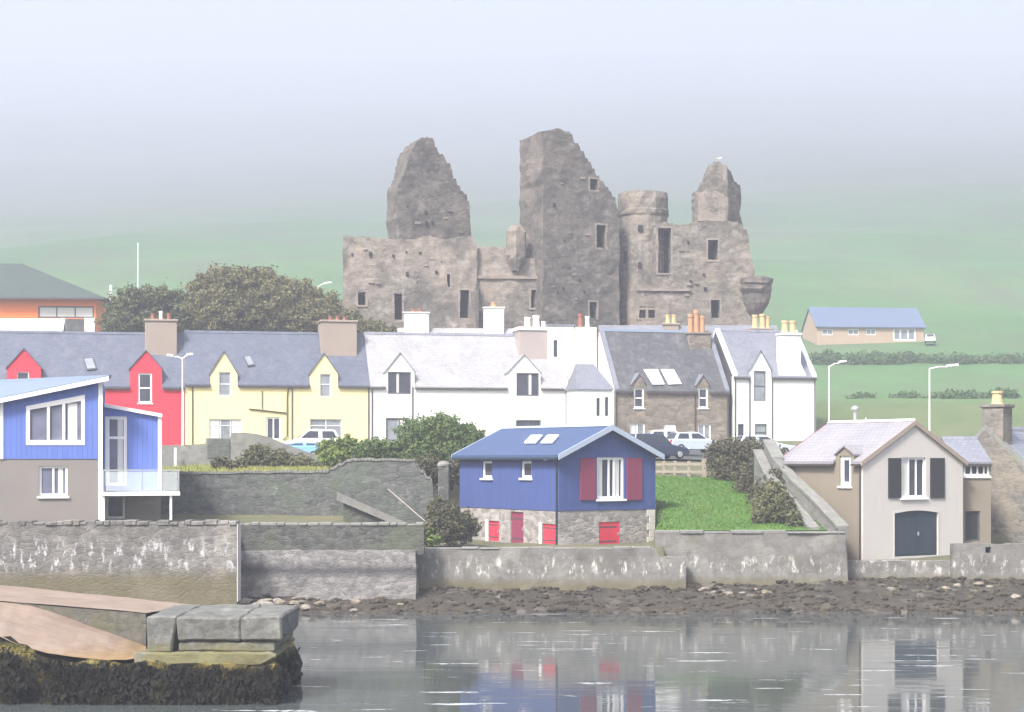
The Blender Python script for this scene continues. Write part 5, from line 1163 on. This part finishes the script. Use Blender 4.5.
M['leaf_bush'] = m_leaf('green_bush_leaves', (.06, .1, .034), (.09, .135, .048), (.145, .165, .072), .9)
M['leaf_olive'] = m_leaf('olive_bush_leaves', (.07, .08, .04), (.11, .115, .06), (.15, .14, .08), .9)
M['leaf_hill'] = m_leaf('hillside_scrub', (.055, .095, .04), (.075, .125, .048), (.1, .14, .06), .5)
M['leaf_dark'] = m_leaf('dark_bush_leaves', (.05, .052, .032), (.08, .078, .048), (.115, .105, .065), .8)
M['leaf_bright'] = m_leaf('bright_shrub_leaves', (.08, .13, .035), (.13, .18, .05), (.19, .22, .08), 1.0)
def tree(label, clumps, n, size, mat, stem, group=None, name='tree', cat='tree', seed=0, kids=5):
    zg = ground_fn(stem.x, stem.y) if stem.y < 200 else hill_fn(stem.x, stem.y); base = Vector((stem.x, stem.y, zg - .2))
    th = thing(name, label, cat, base, group); leaves('crown' if cat == 'tree' else 'leaves', clumps, n, size, mat, th, seed)
    mb = MB(); fork = base.lerp(Vector(stem), .55); r0 = .25 if cat == 'tree' else .07; mb.tube([base, base.lerp(fork, .5) + Vector((.1, 0, 0)), fork], [r0, r0 * .75, r0 * .6], 8)
    for (c, r) in clumps[:max(kids, 3)]:
        c = Vector(c); mb.tube([fork, fork.lerp(c, .5) + Vector((0, 0, -.2)), c], [r0 * .5, r0 * .3, r0 * .12], 6)
    mb.build('trunk' if cat == 'tree' else 'stem', M['trunk'], th); return th
tg = 'trees behind the terrace'
tree('dark rounded tree left of the big tree, just right of the orange building', [cl(119, 312, 14, 160, 15), cl(135, 304, 18, 159, 16), cl(158, 300, 15, 160, 13), cl(124, 326, 22, 158, 14), cl(150, 322, 20, 159, 14)], 36000, .13, M['leaf_tree'], pw(133, 318, 160), tg, seed=1)
tree('dark low tree between the terrace chimney and the big broad tree', [cl(178, 306, 15, 161, 13), cl(190, 315, 18, 160, 18), cl(170, 325, 18, 160, 12)], 22000, .13, M['leaf_tree'], pw(182, 318, 161), tg, seed=2)
tree('big broad domed tree standing highest behind the yellow house', [cl(212, 292, 22, 160, 21), cl(232, 284, 24, 159, 16), cl(258, 286, 24, 160, 17), cl(222, 312, 30, 158, 24), cl(262, 310, 30, 158, 24), cl(285, 296, 18, 160, 16)], 64000, .135, M['leaf_brown'], pw(240, 312, 160), tg, seed=3)
tree('russet tree sloping down from the big tree towards the castle', [cl(300, 302, 22, 161, 18), cl(322, 312, 22, 161, 18), cl(300, 322, 28, 159, 18), cl(342, 322, 20, 160, 13), cl(366, 329, 20, 160, 9), cl(385, 333, 14, 160, 6)], 44000, .13, M['leaf_brown'], pw(312, 322, 161), tg, seed=4)
sg = 'shrubs in the gardens'
tree('large green and dark bush between white terrace and blue house', [cl(418, 436, 22, 97, 17), cl(445, 432, 24, 97, 17), cl(468, 440, 20, 97, 15), cl(430, 452, 26, 96.5, 16), cl(458, 458, 20, 96, 16), cl(440, 424, 10, 97, 9)], 34000, .07, M['leaf_bush'], pw(440, 450, 97), sg, 'bush', 'bush', 5)
tree('dark shrub in the hollow below the large bush, beside the gate pillar', [cl(428, 470, 14, 94.5, 14), cl(446, 476, 12, 94.5, 12), cl(458, 470, 10, 94.5, 12)], 7000, .09, M['leaf_dark'], pw(438, 474, 94.5), sg, 'bush', 'bush', 6)
tree('bright green feathery shrub above the garden wall near the white car', [cl(328, 450, 11, 99, 11), cl(345, 447, 12, 99, 10), cl(336, 456, 16, 98.5, 8)], 8000, .09, M['leaf_bright'], pw(338, 454, 99), sg, 'bush', 'bush', 7)
tree('rounded olive green shrub on the garden wall left of the large bush', [cl(366, 453, 13, 98, 11), cl(386, 453, 13, 98, 12), cl(376, 448, 12, 98, 9), cl(402, 452, 9, 98, 12)], 9000, .09, M['leaf_bush'], pw(378, 456, 98), sg, 'bush', 'bush', 8)
tree('big dark brown green bush at the top right of the lawn', [cl(728, 456, 20, 99, 15), cl(748, 460, 24, 98, 20), cl(765, 474, 22, 96.5, 22), cl(738, 476, 20, 97.5, 14), cl(768, 492, 15, 90, 17), cl(716, 458, 12, 99, 13), cl(752, 490, 16, 94, 12), cl(724, 449, 14, 99, 9), cl(758, 453, 20, 97, 13), cl(772, 472, 16, 93, 16), cl(750, 482, 18, 93, 15), cl(776, 456, 12, 97, 10), cl(738, 448, 16, 98, 10), cl(718, 466, 10, 97.5, 10), cl(760, 500, 14, 90, 14), cl(768, 462, 14, 94, 14), cl(775, 484, 11, 88.5, 16)], 34000, .075, M['leaf_dark'], pw(750, 475, 97), sg, 'bush', 'bush', 9)
tree('lighter green bush at the lower right corner of the lawn', [cl(768, 505, 15, 85.2, 17), cl(782, 510, 13, 84.4, 15), cl(774, 494, 13, 86, 13), cl(793, 519, 8, 83.8, 9), cl(760, 518, 8, 84.2, 9)], 14000, .075, M['leaf_olive'], pw(776, 512, 85), sg, 'bush', 'bush', 10)
tree('sprawling dark green plants at the left foot of the blue house', [cl(448, 524, 22, 83.2, 18), cl(432, 534, 12, 83, 10), cl(466, 528, 13, 83.5, 14), cl(440, 510, 12, 84.5, 12)], 13000, .075, M['leaf_dark'], pw(448, 535, 83.3), sg, 'bush', 'bush', 11)
tree('yellow green leafy plant beside the foot of the stone steps', [cl(424, 534, 9, 82.6, 8), cl(434, 540, 8, 82.4, 5)], 2000, .1, M['leaf_bright'], pw(426, 538, 82.6), sg, 'bush', 'bush', 12)
tree('small dark shrub on the yellow grass behind the garden wall', [cl(222, 464, 10, 95, 6), cl(236, 466, 9, 95, 5)], 1600, .11, M['leaf_dark'], pw(226, 467, 95), sg, 'bush', 'bush', 13)
tree('low brown green scrub against the sloping end of the grey boundary wall', [cl(258, 455, 13, 103.6, 10), cl(276, 458, 14, 103.5, 9), cl(298, 462, 14, 103.4, 7), cl(322, 465, 14, 103.3, 5), cl(246, 462, 10, 103.5, 6)], 9000, .085, M['leaf_olive'], pw(275, 460, 103.5), sg, 'bush', 'bush', 31)
for (px, py, r, d, lb) in ((860, 392, 12, 215, 'hazy hedge clump on the hillside field nearest the tall white house'), (955, 404, 22, 205, 'long hazy hedge on the hillside field right of the lamp posts'), (905, 398, 12, 212, 'hazy low shrub on the hillside field between the two lamp posts'), (1000, 418, 14, 200, 'hazy shrub on the hillside behind the stone cottage chimney')):
    c = pw(px, py, d); zg = hill_fn(c.x, d); rr = r * d / FOC
    tree(lb, [((c.x - rr * .5, d, zg + .4), (rr * .9, 1.5, .7)), ((c.x + rr * .6, d, zg + .5), (rr * .8, 1.4, .8)), ((c.x, d + .6, zg + .6), (rr * .6, 1.2, .8))], 2600, .18, M['leaf_hill'], Vector((c.x, d, zg + .7)), 'shrubs on the hillside', 'hedge', 'hedge', int(px))
# hedge bank below the bungalow
cls = []
for k in range(16):
    x = 812 + k * 13; d = 272; X = (x - CX) * d / FOC; zg = hill_fn(X, d); cls.append(((X, d + RNG.uniform(-2, 2), zg + .2 + RNG.uniform(-.3, .2)), (2.6, 2.2, 1.5 * (1 - k * .03))))
th = thing('hedge', 'long dark hedge bank running below the bungalow on the hillside', 'hedge', Vector((cls[0][0][0], 272, cls[0][0][2] - .5)), 'shrubs on the hillside'); leaves('leaves', cls, 22000, .22, M['leaf_hill'], th, 77)
def field_wall(label, a, b, n=46, h=.8):
    pts = []
    for k in range(n + 1):
        x = a[0] + (b[0] - a[0]) * k / n + 2 * noise.noise(Vector((k * .2, 0, a[0]))); d = a[1] + (b[1] - a[1]) * k / n; pts.append((x, d))
    mb = MB()
    for (x0, d0), (x1, d1) in zip(pts[:-1], pts[1:]):
        v = Vector((x1 - x0, d1 - d0, 0)).normalized(); q = Vector((v.y, -v.x, 0)) * .4; A, B = Vector((x0, d0, hill_fn(x0, d0) - .4)), Vector((x1, d1, hill_fn(x1, d1) - .4)); e = h * random.uniform(.8, 1.15) + .4
        mb.add([A - q, A + q, B + q, B - q] + [p + Vector((0, 0, e)) - s * .3 for p, s in ((A, -q), (A, q), (B, q), (B, -q))], [(0, 1, 2, 3), (4, 5, 6, 7), (0, 1, 5, 4), (1, 2, 6, 5), (2, 3, 7, 6), (3, 0, 4, 7)])
    tag(mb.build('field_wall', M['leaf_hill'], None), label, 'field wall', None, 'thing')
# tufts on the lawn and the banks
def tufts(name, spots, h, mat):
    V = []; Fc = []
    for (x, y, z) in spots:
        a = RNG.uniform(0, 3.1); hh = h * RNG.uniform(.5, 1.4); dx, dy = .04 * math.cos(a), .04 * math.sin(a); lx, ly = RNG.uniform(-.05, .05, 2); k = len(V)
        V += [(x - dx, y - dy, z), (x + dx, y + dy, z), (x + lx, y + ly, z + hh)]; Fc.append((k, k + 1, k + 2))
    me = bpy.data.meshes.new(name); me.from_pydata(V, [], Fc); me.materials.append(mat); o = bpy.data.objects.new(name, me); COL.objects.link(o); o['kind'] = 'stuff'; return o
M['blade'] = m_leaf('lawn_blades', (.05, .115, .016), (.07, .15, .024), (.12, .155, .045), .6); M['yblade'] = m_leaf('dry_grass_blades', (.14, .17, .04), (.22, .24, .07), (.27, .23, .1), .6)
sp = [(x, d, ground_fn(x, d) + .03) for x, d in zip(RNG.uniform(7.1, 13.4, 14000), RNG.uniform(82.7, 98.5, 14000))]; tufts('lawn_grass', sp, .08, M['blade'])
sp = [(x, d, ground_fn(x, d) + .03) for x, d in zip(RNG.uniform(-20, -8, 9000), RNG.uniform(90.7, 105, 9000))]
tufts('rough_grass', sp, .2, M['yblade'])

# ------------------------------------------------------------------ lamp posts, poles
def lamp(name, label, px, ptop, d, arms, hm=.55, r=.065):
    a = pw(px, ptop, d); zg = ground_fn(a.x, d); b = Vector((a.x, d, zg - .2)); th = thing(name, label, 'street lamp', b, 'street lamps')
    mb = MB(); mb.tube([b, b + Vector((0, 0, 1.2)), b + Vector((0, 0, 1.25)), a], [r * 1.4, r * 1.4, r, r * .7], 10); mb.build('post', M['pole'], th)
    for (ax, ay) in arms:
        e = pw(ax, ay, d); s = 1 if e.x > a.x else -1; mb = MB(); mb.tube([a - Vector((0, 0, .06)), a.lerp(e, .5) + Vector((0, 0, .05)), e], [.05, .045, .04], 8); mb.build('arm', M['pole'], th)
        mb = MB(); mb.prism([e + Vector((-.1 * s, -.13, 0)), e + Vector((hm * s, -.1, .06)), e + Vector((hm * s, .1, .06)), e + Vector((-.1 * s, .13, 0))], (0, 0, .16)); mb.build('lamp_head', M['white_trim'], th, bevel=.03)
lamp('street_lamp', 'twin armed street lamp in front of the red terraced house', 182.5, 358, 122, [(188, 356), (172, 357)], .35)
lamp('street_lamp', 'pale street lamp nearest the tall white house, its head to the right', 829, 366, 135, [(840, 363)], .5)
lamp('street_lamp', 'pale street lamp behind the boathouse roof with a long lit arm to the right', 929.5, 368, 118, [(948, 367)], .7)
lamp('street_lamp', 'street lamp rising behind the russet tree left of the castle', 318, 286, 172, [(325, 284)], .7)
a = pw(138, 243, 205); zg = hill_fn(a.x, 205); o = MB(); o.tube([Vector((a.x, 205, zg - .5)), a], [.11, .08], 8); o = o.build('mast', M['pole']); tag(o, 'tall thin white mast on the hillside above the dark tree', 'mast')
a = pw(111, 285, 186); o = MB(); o.tube([Vector((a.x, 186, 12)), a], [.2, .16], 8); o = o.build('flue_pole', M['pole']); tag(o, 'short white pole at the right corner of the orange building', 'pole')

# ------------------------------------------------------------------ cars
def car(label, loc, rot, paint, L=4.2, H=1.48, kind='hatch'):
    th = thing('parked_car', label, 'car', (0, 0, 0), 'cars parked by the road'); h = L / 2; W = .87
    lo = [(-h, .32), (-h + .1, .22), (h - .15, .22), (h, .4), (h - .03, .62), (h - .25, .74), (h * .42, .92), (-h + .25, .95), (-h + .02, .75)]
    if kind == 'hatch': gh = [(h * .42, .92), (h * .08, H - .06), (-h * .1, H), (-h * .72, H - .06), (-h + .25, .95)]
    else: gh = [(h * .4, .92), (h * .12, H - .04), (-h * .2, H), (-h * .85, H - .05), (-h + .08, .95)]
    mb = MB(); mb.prism([(x, -W, z) for x, z in lo], (0, 2 * W, 0)); body = mb.build('body', M[paint], th, bevel=.05)
    zb = .93; mb = MB(); wy = lambda z: W - .05 - (z - zb) * .34
    A = [Vector((x, -wy(z), z)) for x, z in gh]; B = [Vector((x, wy(z), z)) for x, z in gh]; n = len(gh)
    mb.add(A + B, [tuple(range(n)), tuple(range(2 * n - 1, n - 1, -1))] + [(i, (i + 1) % n, n + (i + 1) % n, n + i) for i in range(n)]); mb.build('cabin', M[paint], th, bevel=.03)
    def glassq(pts, nm):
        c = sum(pts, Vector()) / len(pts); nn = (pts[1] - pts[0]).cross(pts[2] - pts[1]).normalized()
        if nn.dot(c - Vector((0, 0, 1.0))) < 0: nn = -nn
        mb = MB(); mb.prism([c + (p - c) * .84 + nn * .012 for p in pts], nn * .012); mb.build(nm, M['car_glass'], th)
    glassq([A[0], A[1], B[1], B[0]], 'windscreen'); glassq([A[-2], A[-1], B[-1], B[-2]], 'rear_window')
    mid = (gh[0][0] + gh[-1][0]) / 2 - .1; bt = lambda x: zb + .04
    for sg in (-1, 1):
        pt = lambda x, z: Vector((x, sg * wy(z), z)); zt = H - .1
        glassq([pt(gh[0][0] - .1, zb + .04), pt(gh[1][0] - .02, zt), pt(mid + .04, zt), pt(mid + .04, zb + .04)], 'side_window'); glassq([pt(mid - .04, zb + .04), pt(mid - .04, zt), pt(gh[-2][0] + .05, zt), pt(gh[-1][0] + .15, zb + .04)], 'side_window')
        for wx in (h - .78, -h + .72):
            mb = MB(); mb.tube([Vector((wx, sg * (W - .2), .31)), Vector((wx, sg * (W + .015), .31))], [.31, .31], 18); wh = mb.build('wheel', M['rubber'], th, bevel=.02)
            mb = MB(); mb.tube([Vector((wx, sg * (W + .0), .31)), Vector((wx, sg * (W + .025), .31))], [.2, .18], 14); mb.build('rim', M['steel'], wh)
        mb = MB(); mb.box((h - .22, sg * .62 - .17, .6), (h - .02 + .03, sg * .62 + .17, .72)); mb.build('headlight', M['white_trim'], th, bevel=.02)
        mb = MB(); mb.box((-h - .01, sg * .68 - .1, .68), (-h + .1, sg * .68 + .1, .92)); mb.build('tail_light', M['red_boards'], th, bevel=.02)
    th.location = loc; th.rotation_euler = (0, 0, rot); LOC[th.name] = Vector(loc); return th
M['car_white'] = m_simple('white_car_paint', (.8, .8, .8), .25, var=.02); M['car_blue'] = m_simple('light_blue_car_paint', (.2, .42, .72), .25, var=.02); M['car_dark'] = m_simple('dark_blue_car_paint', (.03, .04, .08), .25, var=.02); M['car_silver'] = m_simple('pale_silver_blue_car_paint', (.5, .58, .64), .3, .2, .02)
def park(label, px, d, rot, paint, dz=0., **k):
    X = (px - CX) * d / FOC; return car(label, (X, d, ground_fn(X, d) + .13 + dz), R(rot), paint, **k)
park('white hatchback parked by the yellow house, its side windows showing', 310, 119, 192, 'car_white', .35, L=4.5, H=1.62)
park('light blue car partly hidden behind the boundary wall in front of the white hatchback', 297, 113.5, 186, 'car_blue', -.05, L=3.6, H=1.2)
park('dark blue estate car parked just right of the blue house roof', 655, 114, 28, 'car_dark', 0, L=4.3, H=1.65, kind='estate')
park('pale silver car parked between the dark estate car and the dark bush', 693, 124, 20, 'car_silver', .3, L=4.1)
park('white car parked under the stone house door, mostly behind the dark estate car', 671, 128, 8, 'car_white', .4, L=4.2)
park('pale silver blue car parked in front of the tall white house behind the dark bush', 762, 122, 12, 'car_silver', 0, L=4.3)
X = (930 - CX) * 297 / FOC; car('small white car parked end-on at the right end of the hillside bungalow', (X, 297, hill_fn(X, 297) + .3), R(78), 'car_white', L=3.8, H=1.5)
mb = MB(); mb.box((-60, 51, -1.2), (-27, 77.2, 2.75)); o = roughen(mb.build('causeway', M['pier_top'], None), 3, .05, .6); tag(o, 'broad concrete causeway joining the old pier to the shore', 'causeway')
